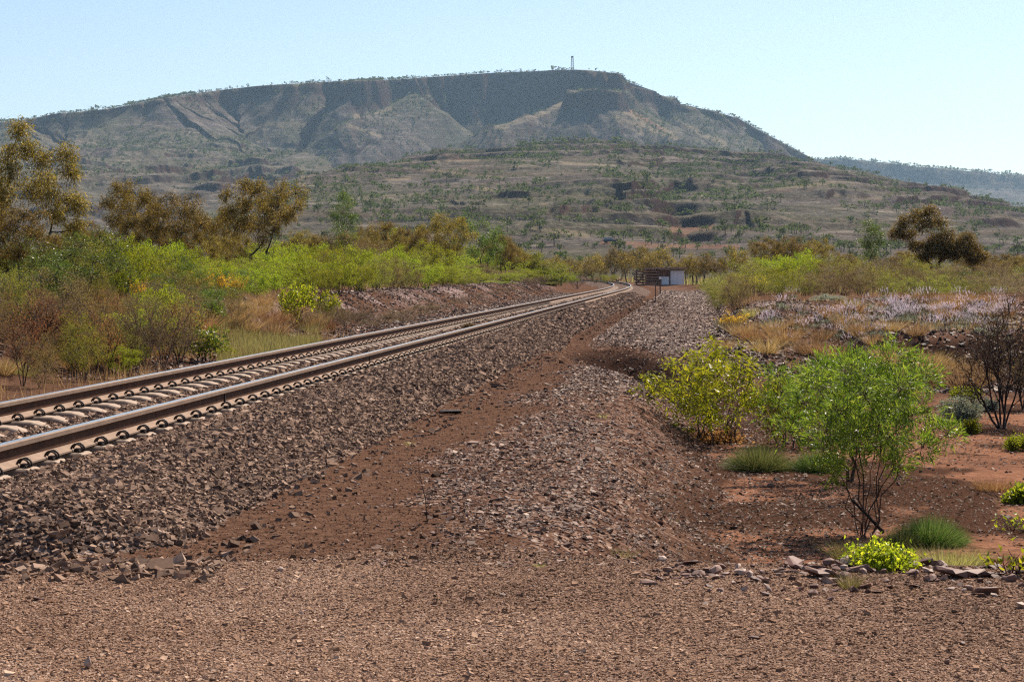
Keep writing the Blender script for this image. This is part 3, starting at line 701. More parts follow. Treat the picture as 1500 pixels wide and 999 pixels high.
beam = [c for c in slp.children if c.name.startswith("beam")][0]
rs = random.Random(3)
while yk < 300:
    a = -math.atan(xslope(yk)); loc = (float(xc(yk)), yk, ZF - .006)
    if cnt < 298:
        if cnt == 0: o = slp
        elif yk < 85: o = copy_tree(slp)
        else:
            o = slp.copy(); col.objects.link(o); c = beam.copy(); col.objects.link(c); c.parent = o
        o.location = loc; o.rotation_euler = (0, 0, a + rs.uniform(-.006, .006))
    yk += .6 / math.hypot(1, xslope(yk)); cnt += 1
SLEEPERS = [o for o in col.objects if o.name.startswith("sleeper")]
SLEEPERS.sort(key=lambda o: o.location.y)

# ------------------------------------------------------------------ plants
def nrm(v): return v / (np.linalg.norm(v) + 1e-9)
UP = np.array([0, 0, 1.])
def grow(rng, p, d, L, r, lev, S, paths, anch):
    n = S['seg'][lev]; pts = [p]; rad = [r]; ds = [d]
    for i in range(n):
        d = nrm(d + rng.normal(0, S['wan'][lev], 3) + S['trop'][lev] * UP)
        p = p + d * L / n; pts.append(p); rad.append(max(r * (1 - (i + 1) / n * (1 - S['tap'])), S['rmin'])); ds.append(d)
    paths.append((np.array(pts), np.array(rad), lev))
    if lev == len(S['seg']) - 1:
        for q, e in zip(pts[1:], ds[1:]): anch.append((q, e))
        return
    az = rng.uniform(0, 2 * PI)
    for j in range(S['nch'][lev]):
        t = S['t0'][lev] + (1 - S['t0'][lev]) * ((j + rng.uniform(.2, .9)) / S['nch'][lev]); t = min(t, .999)
        i = int(t * n); f = t * n - i; q = pts[i] * (1 - f) + pts[i + 1] * f; dd = ds[i + 1]
        az += 2.4 + rng.uniform(-.4, .4); an = rng.uniform(*S['ang'][lev])
        a = nrm(np.cross(dd, UP + .01 * rng.normal(size=3))); b = np.cross(dd, a)
        nd = nrm(dd * math.cos(an) + (a * math.cos(az) + b * math.sin(az)) * math.sin(an))
        grow(rng, q, nd, L * S['lr'][lev] * rng.uniform(.7, 1.2) * (1.1 - .35 * t), rad[i] * .62, lev + 1, S, paths, anch)
def leaves(rng, anch, m, spread, ln, wd, droop=0.0, follow=.5, rnd=.7, bend=.15, tintf=None):
    A = np.repeat(np.array([a[0] for a in anch]), m, 0); D = np.repeat(np.array([a[1] for a in anch]), m, 0)
    n = len(A)
    c = A + rng.normal(0, spread, (n, 3))
    d = D * follow + rng.normal(0, rnd, (n, 3)) - droop * UP; d /= np.linalg.norm(d, axis=1)[:, None] + 1e-9
    s = np.cross(d, rng.normal(size=(n, 3))); s /= np.linalg.norm(s, axis=1)[:, None] + 1e-9
    nn = np.cross(d, s)
    L = ln * rng.uniform(.45, 1.4, n)[:, None]; W = wd * rng.uniform(.7, 1.3, n)[:, None] * .5
    v0 = c; v2 = c + d * L; mid = c + d * L * .5 + nn * bend * L
    V = np.stack([v0, mid + s * W, v2, mid - s * W], 1).reshape(-1, 3)
    F = np.arange(n * 4).reshape(n, 4)
    t = np.clip(np.repeat(rng.beta(2, 2, len(anch)), m) * .5 + rng.random(n) * .55, 0, 1)
    return V, F, np.repeat(t, 4)
def woodmesh(name, paths, mat_, sides=(6, 5, 4, 3), fit=None):
    V = []; F = []; n = 0
    for pts, rad, lev in paths:
        v, f = tube(pts, rad, sides[min(lev, len(sides) - 1)]); V.append(v); F.append(f + n); n += len(v)
    V = np.concatenate(V)
    if fit is not None: V = fit(V)
    return mesh_np(name, V, np.concatenate(F), mat_, smooth=True)
SPEC = {
 'weed': dict(seg=[3, 2], wan=[.15, .2], trop=[.05, .1], nch=[4], t0=[.3], ang=[(.4, .9)], lr=[.5], tap=.4, rmin=.001),
 'bush': dict(seg=[4, 3, 3], wan=[.12, .16, .2], trop=[.04, .08, .1], nch=[6, 5], t0=[.25, .2], ang=[(.4, .9), (.4, 1.0)], lr=[.5, .5], tap=.35, rmin=.003),
 'tree': dict(seg=[5, 4, 3, 3], wan=[.12, .16, .2, .22], trop=[.05, .06, .03, -.05], nch=[6, 5, 4], t0=[.3, .3, .25], ang=[(.5, 1.05), (.4, 1.0), (.4, 1.1)], lr=[.62, .55, .55], tap=.4, rmin=.006),
 'slim': dict(seg=[7, 3, 3], wan=[.06, .15, .2], trop=[.1, .1, .08], nch=[16, 4], t0=[.3, .3], ang=[(.5, 1.0), (.4, .9)], lr=[.26, .55], tap=.3, rmin=.005),
 'bare': dict(seg=[5, 4, 4, 3], wan=[.14, .18, .22, .28], trop=[.05, .06, .06, .05], nch=[6, 5, 4], t0=[.25, .2, .2], ang=[(.3, .8), (.35, .9), (.35, 1.0)], lr=[.6, .55, .5], tap=.3, rmin=.0035),
}
def plant(seed, name, cat, spec, stems, tilt, h, w, leaf, leafm, barkm, m, ln, wd, spread, r0=.02, droop=0., follow=.5, rnd=.7, part=("stems", "foliage"), lean=0., extra=None, rmin=None, rot=None, nmaxL=1.0, bend=.15):
    """one plant, base at its origin, about h tall and w wide"""
    rng = np.random.default_rng(seed)
    S = dict(SPEC[spec])
    if rmin: S['rmin'] = rmin
    paths = []; anch = []
    for i in range(stems):
        az = 2 * PI * i / stems + rng.uniform(-.4, .4); ti = rng.uniform(.15, 1.0) * tilt
        d = nrm(np.array([math.cos(az) * math.sin(ti) + lean, math.sin(az) * math.sin(ti), math.cos(ti)]))
        p = np.array([math.cos(az), math.sin(az), 0]) * (r0 * 1.5 if stems > 1 else 0) + np.array([0, 0, -.03])
        grow(rng, p, d, 1.0 * h * rng.uniform(.6, .85), r0 * rng.uniform(.7, 1.1), 0, S, paths, anch)
    V, F, T = leaves(rng, anch, m, spread, ln, wd, droop, follow, rnd, bend)
    lo = np.percentile(V, 1, axis=0); hi = np.percentile(V, 99, axis=0)
    sx = w / (hi[0] - lo[0]); sy = w / (hi[1] - lo[1]); sz = h / hi[2]; cx = (hi[0] + lo[0]) / 2 * (1 - .0); cy = (hi[1] + lo[1]) / 2
    def fit(Q):
        k = np.clip(Q[:, 2] / (hi[2] * .5), 0, 1)
        return np.stack([(Q[:, 0] - cx * k * (0 if lean else 1)) * sx, (Q[:, 1] - cy * k) * sy, Q[:, 2] * sz], -1)
    root = empty(name)
    st = woodmesh(part[0], paths, barkm, fit=fit); st.parent = root
    A = V.reshape(-1, 4, 3)
    c = A[:, 0]; c2 = fit(c); A = A - c[:, None] + c2[:, None]
    if m: 
        fo = mesh_np(part[1], A.reshape(-1, 3), F, leafm, tint=T); fo.parent = root
    if extra:                       # flowers over the top of the crown
        em, en, es = extra
        top = c2[c2[:, 2] > h * .55]; idx = rng.integers(0, len(top), en)
        ea = [(q, UP) for q in top[idx]]
        V2, F2, T2 = leaves(rng, ea, 3, es, es * 1.2, es * .9, 0, .3, 1.0)
        fl = mesh_np("flowers", V2, F2, em, tint=T2); fl.parent = root
    root["_h"] = h; root["_w"] = w; root["category"] = cat
    return root
def lobed(seed, name, cat, h, w, K, lr, nt, m, ln, wd, spread, leafm, barkm, stems=3, zmin=.3, fork=.35, r0=.05, droop=0., follow=.5, rnd=.6, bend=.15,
          part=("stems", "foliage"), rmin=.004, foot=.05, extra=None, sh=(.5, .95), lobes=None, lean=(0, 0), flat=.8):
    """a crown of separate leafy lobes carried on limbs that fork from a few stems"""
    rng = np.random.default_rng(seed)
    zc = (zmin + 1) / 2 * h; a = max(w / 2 - lr * .8, .05); c = max(h * (1 - zmin) / 2 - lr * .6, .05)
    if lobes is None:
        C = []
        while len(C) < K:
            best = None; bd = -1
            for _ in range(9):
                v = nrm(rng.normal(size=3)); v = v * rng.uniform(*sh); q = np.array([v[0] * a, v[1] * a, zc + v[2] * c])
                if v[2] < -.3: q[:2] *= .8
                q[:2] += np.array(lean) * (q[2] / h)
                d = min([np.linalg.norm((q - e) / [1, 1, .8]) for e in C] or [9]);
                if d > bd: bd = d; best = q
            C.append(best)
        C = np.array(C); LR = lr * rng.uniform(.62, 1.3, K)
    else:
        C = np.array([[l[0] * w / 2, l[1] * w / 2, l[2] * h] for l in lobes]); LR = np.array([l[3] * w / 2 for l in lobes]); K = len(C)
    az = np.arctan2(C[:, 1], C[:, 0]); paths = []; anch = []
    saz = np.sort(rng.uniform(0, 2 * PI, 1) + np.arange(stems) * 2 * PI / stems) - PI
    own = np.array([int(np.argmin(np.abs(np.angle(np.exp(1j * (saz - q)))))) for q in az])
    for i in range(stems):
        idx = np.nonzero(own == i)[0]
        if len(idx) == 0: continue
        mc = C[idx].mean(0); b0 = np.array([math.cos(saz[i]), math.sin(saz[i]), 0]) * foot * (stems > 1) + [0, 0, -.04]
        f = np.array([mc[0] * .45 + rng.normal(0, .04) * w, mc[1] * .45 + rng.normal(0, .04) * w, h * fork * rng.uniform(.75, 1.2)])
        k = 6; T = np.linspace(0, 1, k)[:, None]
        pts = b0 * (1 - T) + f * T; pts[1:-1] += rng.normal(0, .018 * h, (k - 2, 3)) * [1, 1, .2]; pts[:, :2] = b0[:2] * (1 - T) ** 1 + f[:2] * T ** 1.4 + (pts[:, :2] - (b0[:2] * (1 - T) + f[:2] * T))
        rad = np.linspace(r0, r0 * .68, k) * rng.uniform(.75, 1.15); paths.append((pts, rad, 0))
        nodes = [(p_, r_) for p_, r_ in zip(pts[3:], rad[3:])]
        for j in idx[np.argsort(np.linalg.norm(C[idx] - f, axis=1))]:
            e = C[j]
            cost = [np.linalg.norm(e - p_) + .9 * max(0, p_[2] - e[2] + .05 * h) for p_, _ in nodes]; q = int(np.argmin(cost)); p_, r_ = nodes[q]
            L = np.linalg.norm(e - p_); k2 = 5; T = np.linspace(0, 1, k2)[:, None]
            mid = (p_ + e) / 2 + np.array([0, 0, -.10 * L]) + rng.normal(0, .06 * L, 3)
            pp = p_ * (1 - T) ** 2 + 2 * mid * T * (1 - T) + e * T ** 2
            rr = np.linspace(max(r_ * .72, rmin), max(r_ * .38, rmin), k2); paths.append((pp, rr, 1))
            nodes += [(pp[2], rr[2]), (pp[3], rr[3]), (pp[4], rr[4])]
            # twigs filling the lobe
            for t_ in range(nt):
                v = nrm(rng.normal(size=3) + [0, 0, .25]); tip = e + v * LR[j] * rng.uniform(.55, 1.0) * [1, 1, flat]
                st_ = pp[-1] * .6 + pp[3] * .4 if t_ % 2 else pp[-1]; md = (st_ + tip) / 2 + rng.normal(0, .12 * LR[j], 3)
                paths.append((np.array([st_, md, tip]), np.array([max(rr[-1] * .6, rmin * .7), rmin * .6, rmin * .4]), 2))
                anch.append((tip, v)); anch.append(((tip * .6 + md * .4), v))
    V, F, T = leaves(rng, anch, m, spread, ln, wd, droop, follow, rnd, bend)
    lo = np.percentile(V, .5, axis=0); hi = np.percentile(V, 99.5, axis=0)
    sx = w / (hi[0] - lo[0]); sz = h / hi[2]; fit = lambda Q: Q * [sx, sx, sz]
    root = empty(name); st = woodmesh(part[0], paths, barkm, sides=(6, 4, 3), fit=fit); st.parent = root
    A = V.reshape(-1, 4, 3); c0 = A[:, :1]; A = A - c0 + fit(c0)
    fo = mesh_np(part[1], A.reshape(-1, 3), F, leafm, tint=T); fo.parent = root
    if extra:
        em, en, es = extra; c2 = fit(V.reshape(-1, 4, 3)[:, 0]); top = c2[c2[:, 2] > h * .5]; ea = [(q, UP) for q in top[rng.integers(0, len(top), en)]]
        V2, F2, T2 = leaves(rng, ea, 3, es, es * 1.2, es * .9, 0, .3, 1.0); fl = mesh_np("flowers", V2, F2, em, tint=T2); fl.parent = root
    root["_h"] = h; root["_w"] = w; root["category"] = cat
    return root
def tuft(seed, name, n, h, w, m_, stiff=1.0, bw=.004, cat="grass tuft", droop=.35, fill=1.0, dome=False, segs=3):
    """a tussock of blades; the object is one mesh"""
    rng = np.random.default_rng(seed)
    az = rng.uniform(0, 2 * PI, n); rr = np.sqrt(rng.random(n)) * w * .5 * .55 * fill
    base = np.stack([np.cos(az) * rr, np.sin(az) * rr, np.full(n, -.01)], -1)
    az2 = az + rng.normal(0, .5, n); out_ = (rr / (w * .275 * fill + 1e-6)) * .9 * rng.uniform(.6, 1.2, n)
    d = np.stack([np.cos(az2) * np.sin(out_), np.sin(az2) * np.sin(out_), np.cos(out_)], -1)
    L = h * rng.uniform(.6, 1.05, n) / np.maximum(.55, np.cos(out_) * 1.0) * np.where(rng.random(n) < .05, 1.25, 1)
    if dome:
        th = np.clip(rr / (w * .5 * .62) * 1.35 + rng.normal(0, .12, n), 0, 1.5); out_ = th
        rr = rr * .8; base = np.stack([np.cos(az) * rr, np.sin(az) * rr, np.full(n, -.01)], -1)
        d = np.stack([np.cos(az2) * np.sin(th), np.sin(az2) * np.sin(th), np.cos(th)], -1)
        L = 1 / np.sqrt((np.sin(th) / (w * .5)) ** 2 + (np.cos(th) / h) ** 2) * rng.uniform(.78, 1.06, n) - rr * np.sin(th) * .85
        L = np.maximum(L, .03)
    s = np.cross(d, rng.normal(size=(n, 3))); s /= np.linalg.norm(s, axis=1)[:, None]
    rows = []; p = base.copy(); dd = d.copy()
    for i in range(segs + 1):
        wdt = bw * (1 - i / (segs + .15))
        rows.append((p - s * wdt / 2, p + s * wdt / 2))
        p = p + dd * (L / segs)[:, None]; dd = dd - droop / segs * UP * out_[:, None]; dd /= np.linalg.norm(dd, axis=1)[:, None]
    V = np.stack([q for pr in rows for q in pr], 1).reshape(-1, 3)
    k = 2 * (segs + 1); off = (np.arange(n) * k)[:, None]
    F = np.concatenate([off + np.array([[2 * i, 2 * i + 1, 2 * i + 3, 2 * i + 2]]) for i in range(segs)])
    t = np.repeat(np.clip(rng.beta(2, 2, n), 0, 1), k)
    # bleached bases and tips are part of the blade
    o = mesh_np(name, V, F, m_, tint=t)
    o["_h"] = h; o["_w"] = w; o["category"] = cat
    return o
def put(proto, x, y, z=None, h=None, w=None, rz=None, label=None, group=None, used=set()):
    """the first call moves the prototype itself, later ones copy it with its parts"""
    if proto.name in used: o = copy_tree(proto)
    else: used.add(proto.name); o = proto
    if z is None: z = zg1(x, y)
    o.location = (x, y, z - .01)
    sw = (w / proto["_w"]) if w else 1.0; sh = (h / proto["_h"]) if h else sw
    o.scale = (sw, sw, sh); o.rotation_euler = (0, 0, R.uniform(0, 2 * PI) if rz is None else rz)
    if label: o["label"] = label
    if group: o["group"] = group
    return o
def series(objs, look, where, group, most=40):
    """labels for look-alikes: by order along the picture; past `most` they share one true label"""
    ORD = "first second third fourth fifth sixth seventh eighth ninth tenth eleventh twelfth thirteenth fourteenth fifteenth sixteenth seventeenth eighteenth nineteenth twentieth".split()
    def ordw(i):
        if i < 20: return ORD[i]
        tens = {2: 'twenty', 3: 'thirty'}[(i + 1) // 10]
        return {20: 'twentieth', 30: 'thirtieth', 40: 'fortieth'}.get(i + 1, tens + '-' + ORD[(i + 1) % 10 - 1])
    objs = sorted(objs, key=lambda o: proj(*o.location)[0])
    for i, o in enumerate(objs):
        o["group"] = group
        if len(objs) > most: o["label"] = f"{look} {where}"
        elif len(objs) == 1: o["label"] = f"{look} {where}"
        elif i == 0: o["label"] = f"{look} {where}, leftmost"
        elif i == len(objs) - 1: o["label"] = f"{look} {where}, rightmost"
        else: o["label"] = f"{look} {where}, {ordw(i)} from left"

# ------------------------------------------------------------------ plant prototypes
def protos(n, f): return [f(i) for i in range(n)]
PR = {}
PR['lime'] = protos(5, lambda i: lobed(100 + i, "wattle_bush", "bush", 2.0, 2.6, 19, .36, 16, 11, .085, .030, .055, M['lime'], M['bark'], stems=6, zmin=-.06, fork=.3, r0=.022, foot=.12))
PR['olive'] = protos(4, lambda i: lobed(120 + i, "olive_shrub", "shrub", 2.0, 2.4, 17, .36, 16, 9, .075, .022, .07, M['olive'], M['twig'], stems=7, zmin=-.06, fork=.28, r0=.018, foot=.12))
PR['brown'] = protos(4, lambda i: lobed(140 + i, "brown_shrub", "shrub", 2.0, 2.2, 17, .34, 22, 9, .05, .018, .07, M['brownfine'], M['greytwig'], stems=8, zmin=-.06, fork=.25, r0=.014, foot=.12, rnd=.9))
PR['greenbush'] = protos(3, lambda i: lobed(160 + i, "green_shrub", "shrub", 2.0, 2.1, 20, .29, 16, 9, .065, .022, .06, M['green'], M['bark'], stems=5, zmin=-.02, fork=.3, r0=.03, foot=.08, rnd=.8))
PR['rusty'] = protos(5, lambda i: lobed(180 + i, "rusty_tree", "tree", 4.6, 4.4, 27 + i, .47, 20, 14, .13, .030, .09, M['rusty'], M['darkbark'], stems=2 + i % 2, zmin=.30, fork=.32, r0=.085, foot=.1, droop=.7, rnd=.5, part=("trunk", "crown"), rmin=.008))
PR['leantree'] = [lobed(195, "rusty_tree", "tree", 4.8, 4.6, 0, .5, 30, 22, .13, .028, .11, M['rusty'], M['darkbark'], stems=2, fork=.30, r0=.12, foot=.12, droop=.8, rnd=.5, part=("trunk", "crown"), rmin=.010,
    lobes=[(-.15, 0, .92, .2), (-.4, .1, .88, .2), (-.65, 0, .80, .2), (-.85, 0, .68, .17), (-.3, -.2, .76, .22), (.05, .1, .80, .2), (.2, 0, .66, .18), (-.55, .2, .66, .18), (0, .2, .62, .18), (-.1, -.1, .45, .17), (.15, 0, .42, .16), (-.3, 0, .40, .15),
           (.62, 0, .62, .18), (.8, .1, .52, .17), (.92, 0, .42, .14), (.6, -.1, .46, .15), (.45, .1, .55, .13), (.75, 0, .36, .12), (.3, 0, .52, .15), (.38, .1, .42, .14), (-.2, .1, .53, .17), (-.45, 0, .53, .15), (.1, -.1, .52, .16)])]
PR['bigtree'] = [lobed(190, "rusty_tree", "tree", 5.6, 4.2, 0, .5, 26, 17, .13, .027, .13, M['rusty'], M['darkbark'], stems=2, fork=.30, r0=.11, foot=.1, droop=.7, rnd=.5, part=("trunk", "crown"), rmin=.008,
    lobes=[(-.1, 0, .93, .17), (-.25, .1, .80, .2), (.05, -.1, .82, .18), (.28, 0, .76, .2), (.62, .1, .80, .17), (.72, -.1, .70, .15), (-.6, 0, .74, .22), (-.85, .1, .62, .2), (-.4, 0, .62, .2), (0, .1, .60, .22), (.35, -.1, .58, .22), (.62, .1, .55, .2), (.86, 0, .52, .16), (.80, 0, .40, .14), (-.15, -.3, .70, .2), (.2, .4, .66, .2), (-.6, .3, .5, .2), (.5, -.3, .46, .16), (-.3, -.4, .55, .2)])]
PR['slim'] = protos(2, lambda i: lobed(200 + i, "slender_tree", "tree", 5.0, 1.7, 15, .36, 18, 12, .11, .024, .09, M['green'], M['bark'], stems=2, zmin=.30, fork=.4, r0=.05, foot=.1, part=("trunk", "crown"), sh=(.3, .95)))
PR['red'] = protos(2, lambda i: plant(210 + i, "red_leaved_shrub", "shrub", 'bush', 4, .7, 1.6, 1.7, M['redleaf'], M['redleaf'], M['darkbark'], 6, .045, .020, .09, rnd=.9, rmin=.004))
PR['bare'] = protos(4, lambda i: plant(220 + i, "twiggy_shrub", "shrub", 'bare', 5, .8, 1.7, 1.9, M['brownfine'], M['brownfine'], M['greytwig'], 2, .035, .014, .05, rnd=.9, r0=.016))
PR['broad'] = protos(3, lambda i: lobed(230 + i, "broadleaf_shrub", "shrub", .8, 1.1, 15, .16, 9, 5, .075, .040, .035, M['yellowleaf'] if i else M['broadleaf'], M['bark'], stems=6, zmin=.1, fork=.3, r0=.010, foot=.05, rmin=.002))
PR['orange'] = protos(2, lambda i: plant(240 + i, "orange_flowering_shrub", "shrub", 'bush', 6, .9, 1.2, 1.5, M['olive'], M['olive'], M['twig'], 5, .05, .02, .07, extra=(M['orangeflower'], 330, .03)))
PR['yellowfl'] = protos(2, lambda i: plant(250 + i, "yellow_flowering_shrub", "shrub", 'bush', 6, .9, 1.4, 1.8, M['olive'], M['olive'], M['twig'], 9, .05, .02, .07, extra=(M['yellowflower'], 260, .03)))
PR['plain'] = protos(4, lambda i: lobed(260 + i, "plain_tree", "tree", 4.0, 3.8, 15, .6, 12, 8, .24, .06, .16, M['rusty'], M['darkbark'], stems=2, zmin=.22, fork=.3, r0=.08, part=("trunk", "crown"), rmin=.012))
PR['drytuft'] = protos(4, lambda i: tuft(300 + i, "dry_grass_tussock", 420, .42, .55, M['drygrass'], bw=.006))
PR['orangetuft'] = protos(3, lambda i: tuft(310 + i, "orange_grass_tussock", 420, .45, .6, M['orangegrass'], bw=.006))
PR['palelow'] = protos(3, lambda i: tuft(320 + i, "olive_grass_tussock", 380, .36, .8, M['palegrass'], bw=.006, fill=1.4))
def lilac(i):
    rng = np.random.default_rng(330 + i); V = []; F = []; T = []; n = 0
    root = empty("lilac_flower_plant"); paths = []
    for k in range(26):
        az = rng.uniform(0, 2 * PI); rr = rng.uniform(0, .28); b = np.array([math.cos(az) * rr * .4, math.sin(az) * rr * .4, 0]); hh = rng.uniform(.32, .55)
        tip = b + np.array([math.cos(az) * rr, math.sin(az) * rr, hh]); paths.append((np.array([b, (b + tip) / 2 + [0, 0, .02], tip]), np.array([.004, .003, .002]), 0))
        d = nrm(tip - b); 
        for q in range(34):
            t = rng.random(); c = tip + d * (t * .11 - .02); a2 = rng.uniform(0, 2 * PI)
            s = np.array([math.cos(a2), math.sin(a2), .5 + .3 * rng.random()]); s = nrm(s); r2 = .020 * (1 - .55 * t)
            sd = nrm(np.cross(s, UP + .1)) * .006
            V += [c, c + s * r2 * .6 + sd, c + s * r2 * 1.3, c + s * r2 * .6 - sd]; F.append((n, n + 1, n + 2, n + 3)); n += 4; tt = rng.random(); T += [tt] * 4
    woodmesh("stems", paths, M['palegrass'], sides=(3,)).parent = root
    mesh_np("flowers", V, F, M['lilac'], tint=T).parent = root
    A = [(np.array([rng.normal(0, .12), rng.normal(0, .12), rng.uniform(.02, .2)]), UP) for _ in range(60)]
    V2, F2, T2 = leaves(rng, A, 4, .03, .07, .018, 0, .4, .8); mesh_np("leaves", V2, F2, M['silver'], tint=T2).parent = root
    root["_h"] = .6; root["_w"] = .6; root["category"] = "plant"
    return root
PR['lilac'] = protos(3, lilac)
PR['silver'] = protos(2, lambda i: plant(340 + i, "silver_saltbush", "shrub", 'bush', 9, 1.1, .4, .8, M['silver'], M['silver'], M['twig'], 5, .028, .016, .03, rmin=.002, r0=.006))

ser = {}
def reg(key, o): ser.setdefault(key, []).append(o)
def pick(kind): return PR[kind][int(R.integers(len(PR[kind])))]
def plant_at(kind, px, top, Y, wpx, key=None, label=None, cat=None, zoff=0.0, proto=None, rz=None, group=None):
    """stand a plant at pixel column px and distance Y so that it reaches pixel row `top`"""
    p = P(px, 398, Y); x = p[0]; z = zg1(x, Y) + zoff
    zt = P(px, top, Y)[2]; h = max(.25, zt - z); wd = wpx * Y / FPX
    o = put(PR[kind][proto] if proto is not None else pick(kind), x, Y, z, h=h, w=wd, rz=rz)
    if label: o["label"] = label
    if group: o["group"] = group
    if key: reg(key, o)
    return o

# ---- trees on the left
L = [("bigtree", 40, 180, 60, 178, "tall rusty brown tree with layered crown towering at the left edge"),
     ("rusty", 14, 300, 44, 135, "yellowish brown weeping tree below the tallest tree at the left edge"),
     ("rusty", 190, 266, 86, 100, "open rusty tree with dark forked trunk, first right of the tallest one"),
     ("rusty", 262, 284, 80, 108, "rusty tree with a bare curved trunk between two larger rusty trees"),
     ("rusty", 384, 263, 90, 128, "broad rounded rusty tree with many dark limbs, left of the slender green tree"),
     ("slim", 503, 281, 112, 44, "slender dark green tree rising above the lime bushes"),
     ("rusty", 652, 314, 132, 80, "thin reddish brown tree behind the lime bushes, left of the green crowned tree"),
     ("greenbush", 707, 318, 135, 76, "green crowned tree with leaning branches behind the lime bushes")]
for i, (k, px, top, Y, wp, lb) in enumerate(L):
    plant_at(k, px, top, Y, wp, label=lb, group="larger trees behind the bush belt", proto=[0, 1, 2, 3, 4, 0, 1, 2][i], rz=[0.0, 1.1, 2.2, .9, 4.0, 0, 2, 1][i])
for px, top, Y, wp in ((318, 318, 105, 70), (345, 340, 100, 60), (440, 338, 120, 60), (468, 345, 118, 50), (560, 326, 125, 76), (600, 335, 128, 60), (530, 340, 122, 60), (735, 345, 150, 60),
                       (752, 362, 165, 46), (120, 325, 92, 90), (95, 345, 75, 70), (160, 350, 88, 80), (225, 330, 95, 70), (300, 345, 92, 60), (770, 372, 175, 40)):
    plant_at('rusty', px, top, Y, wp, key='backrusty')
# ---- the belt of bushes on the bank top, left of the track
TOP = np.array([(300, 372), (350, 362), (400, 352), (450, 350), (480, 345), (520, 343), (560, 340), (600, 342), (640, 350), (680, 362), (720, 366), (760, 366), (800, 378), (830, 392)], float)
def Yrow(px, u): return (5.5 + u) / (.0912 - (px - 750) / FPX) if False else (5.5 - u) / (.0912 - (px - 750) / FPX)
for row, (u, dt, wd) in enumerate(((-19, 0, 78), (-14, 4, 74), (-10.5, 12, 70), (-8.0, 24, 62), (-6.6, 40, 50))):
    px = 318 + row * 9
    while px < 822:
        Y = Yrow(px, u)
        Y = min(Y, 175)
        top = float(np.interp(px, TOP[:, 0], TOP[:, 1])) + dt + R.uniform(-8, 9)
        f = float(vnoise(px / 60.0, row * 1.7, 5))
        kind = 'lime'
        if 500 < px < 565 and row > 0 and row < 3: kind = 'brown'
        elif 690 < px < 735 and row == 3: kind = 'brown'
        elif f > .72: kind = 'olive'
        if row == 0 and f > .5: kind = 'olive'
        if px > 740 and row == 3 and f < .4: kind = 'bare'
        if row == 4 and f > .35: kind = ['bare', 'brown', 'olive', 'lime'][int(R.integers(4))]
        if not (row == 3 and px < 350) and not (row == 4 and (px < 470 or px > 800)):
            plant_at(kind, px, top, Y + R.uniform(-1, 1), wd * R.uniform(.85, 1.2), key='belt_' + kind + ('_front' if row >= 2 else '_back'))
        px += wd * R.uniform(.42, .58)
# ---- bushes between the left edge and the grass patch
LB = [('greenbush', 115, 338, 42, 165, "large fresh green shrub behind the red leaved shrub"),
      ('greenbush', 60, 372, 45, 110, "green shrub under the weeping tree at the left edge"),
      ('greenbush', 205, 400, 47, 90, None), ('olive', 235, 378, 55, 95, None), ('olive', 180, 372, 60, 90, None), ('olive', 275, 392, 56, 90, None),
      ('lime', 270, 362, 66, 70, None), ('olive', 300, 385, 60, 80, None), ('brown', 330, 396, 58, 80, None), ('brown', 250, 412, 42, 100, None),
      ('olive', 215, 432, 38, 100, None), ('brown', 195, 455, 35, 100, None), ('brown', 270, 430, 41, 90, None), ('olive', 325, 418, 47, 70, None), ('olive', 160, 430, 38, 90, None),
      ('olive', 150, 352, 70, 100, None), ('lime', 200, 356, 74, 80, None), ('lime', 235, 352, 76, 80, None), ('olive', 120, 350, 70, 90, None), ('lime', 90, 385, 52, 80, None), ('lime', 160, 345, 82, 70, None),
      ('olive', 15, 395, 41, 90, None), ('brown', 10, 450, 34.5, 90, None), ('brown', 140, 480, 33, 80, None), ('lime', 372, 392, 56, 70, None), ('brown', 345, 430, 46, 60, None)]
rl = np.random.default_rng(91)
for i in range(46):
    px = rl.uniform(-20, 345); Y = rl.uniform(33.5, 58); u_ = (px - 750) / FPX * Y - float(xc(Y))
    if u_ > -3.6 or (px > 300 and Y < 44): continue
    hh = rl.uniform(.7, 1.35) * (1.15 if px < 200 else .9); top = 398 - FPX * (zg1((px - 750) / FPX * Y, Y) + hh) / Y
    if 30 < px < 205 and Y < 44 and Y > 36: continue
    LB.append(((['olive', 'greenbush', 'lime', 'olive', 'greenbush', 'lime'] if Y > 38 else ['brown', 'olive', 'brown', 'red', 'olive', 'lime'])[int(rl.integers(6))], px, top, Y, rl.uniform(62, 100) * 42 / Y, None))
for k, px, top, Y, wp, lb in LB:
    o = plant_at(k, px, top, Y, wp)
    if lb: o["label"] = lb; o["group"] = "shrubs left of the track"
    else: reg('left_' + k, o)
rq = np.random.default_rng(17)
for i in range(30):
    px = rq.uniform(-15, 285); u_ = rq.uniform(-5.6, -3.5); Y = Yrow(px, u_); hh = rq.uniform(.5, 1.15); top = 398 - FPX * (zg1((px - 750) / FPX * Y, Y) + hh) / Y
    k = ['bare', 'brown', 'red', 'olive', 'brown', 'bare', 'red', 'red'][int(rq.integers(8))]; plant_at(k, px, top, Y, rq.uniform(50, 95), key='left_' + k)
plant_at('red', 30, 470, 33.0, 110, label="dull red shrub among bare twigs at the left edge", proto=0)
plant_at('red', 262, 445, 35.5, 80, label="dull red shrub behind the bare twigs left of the grass", proto=1)
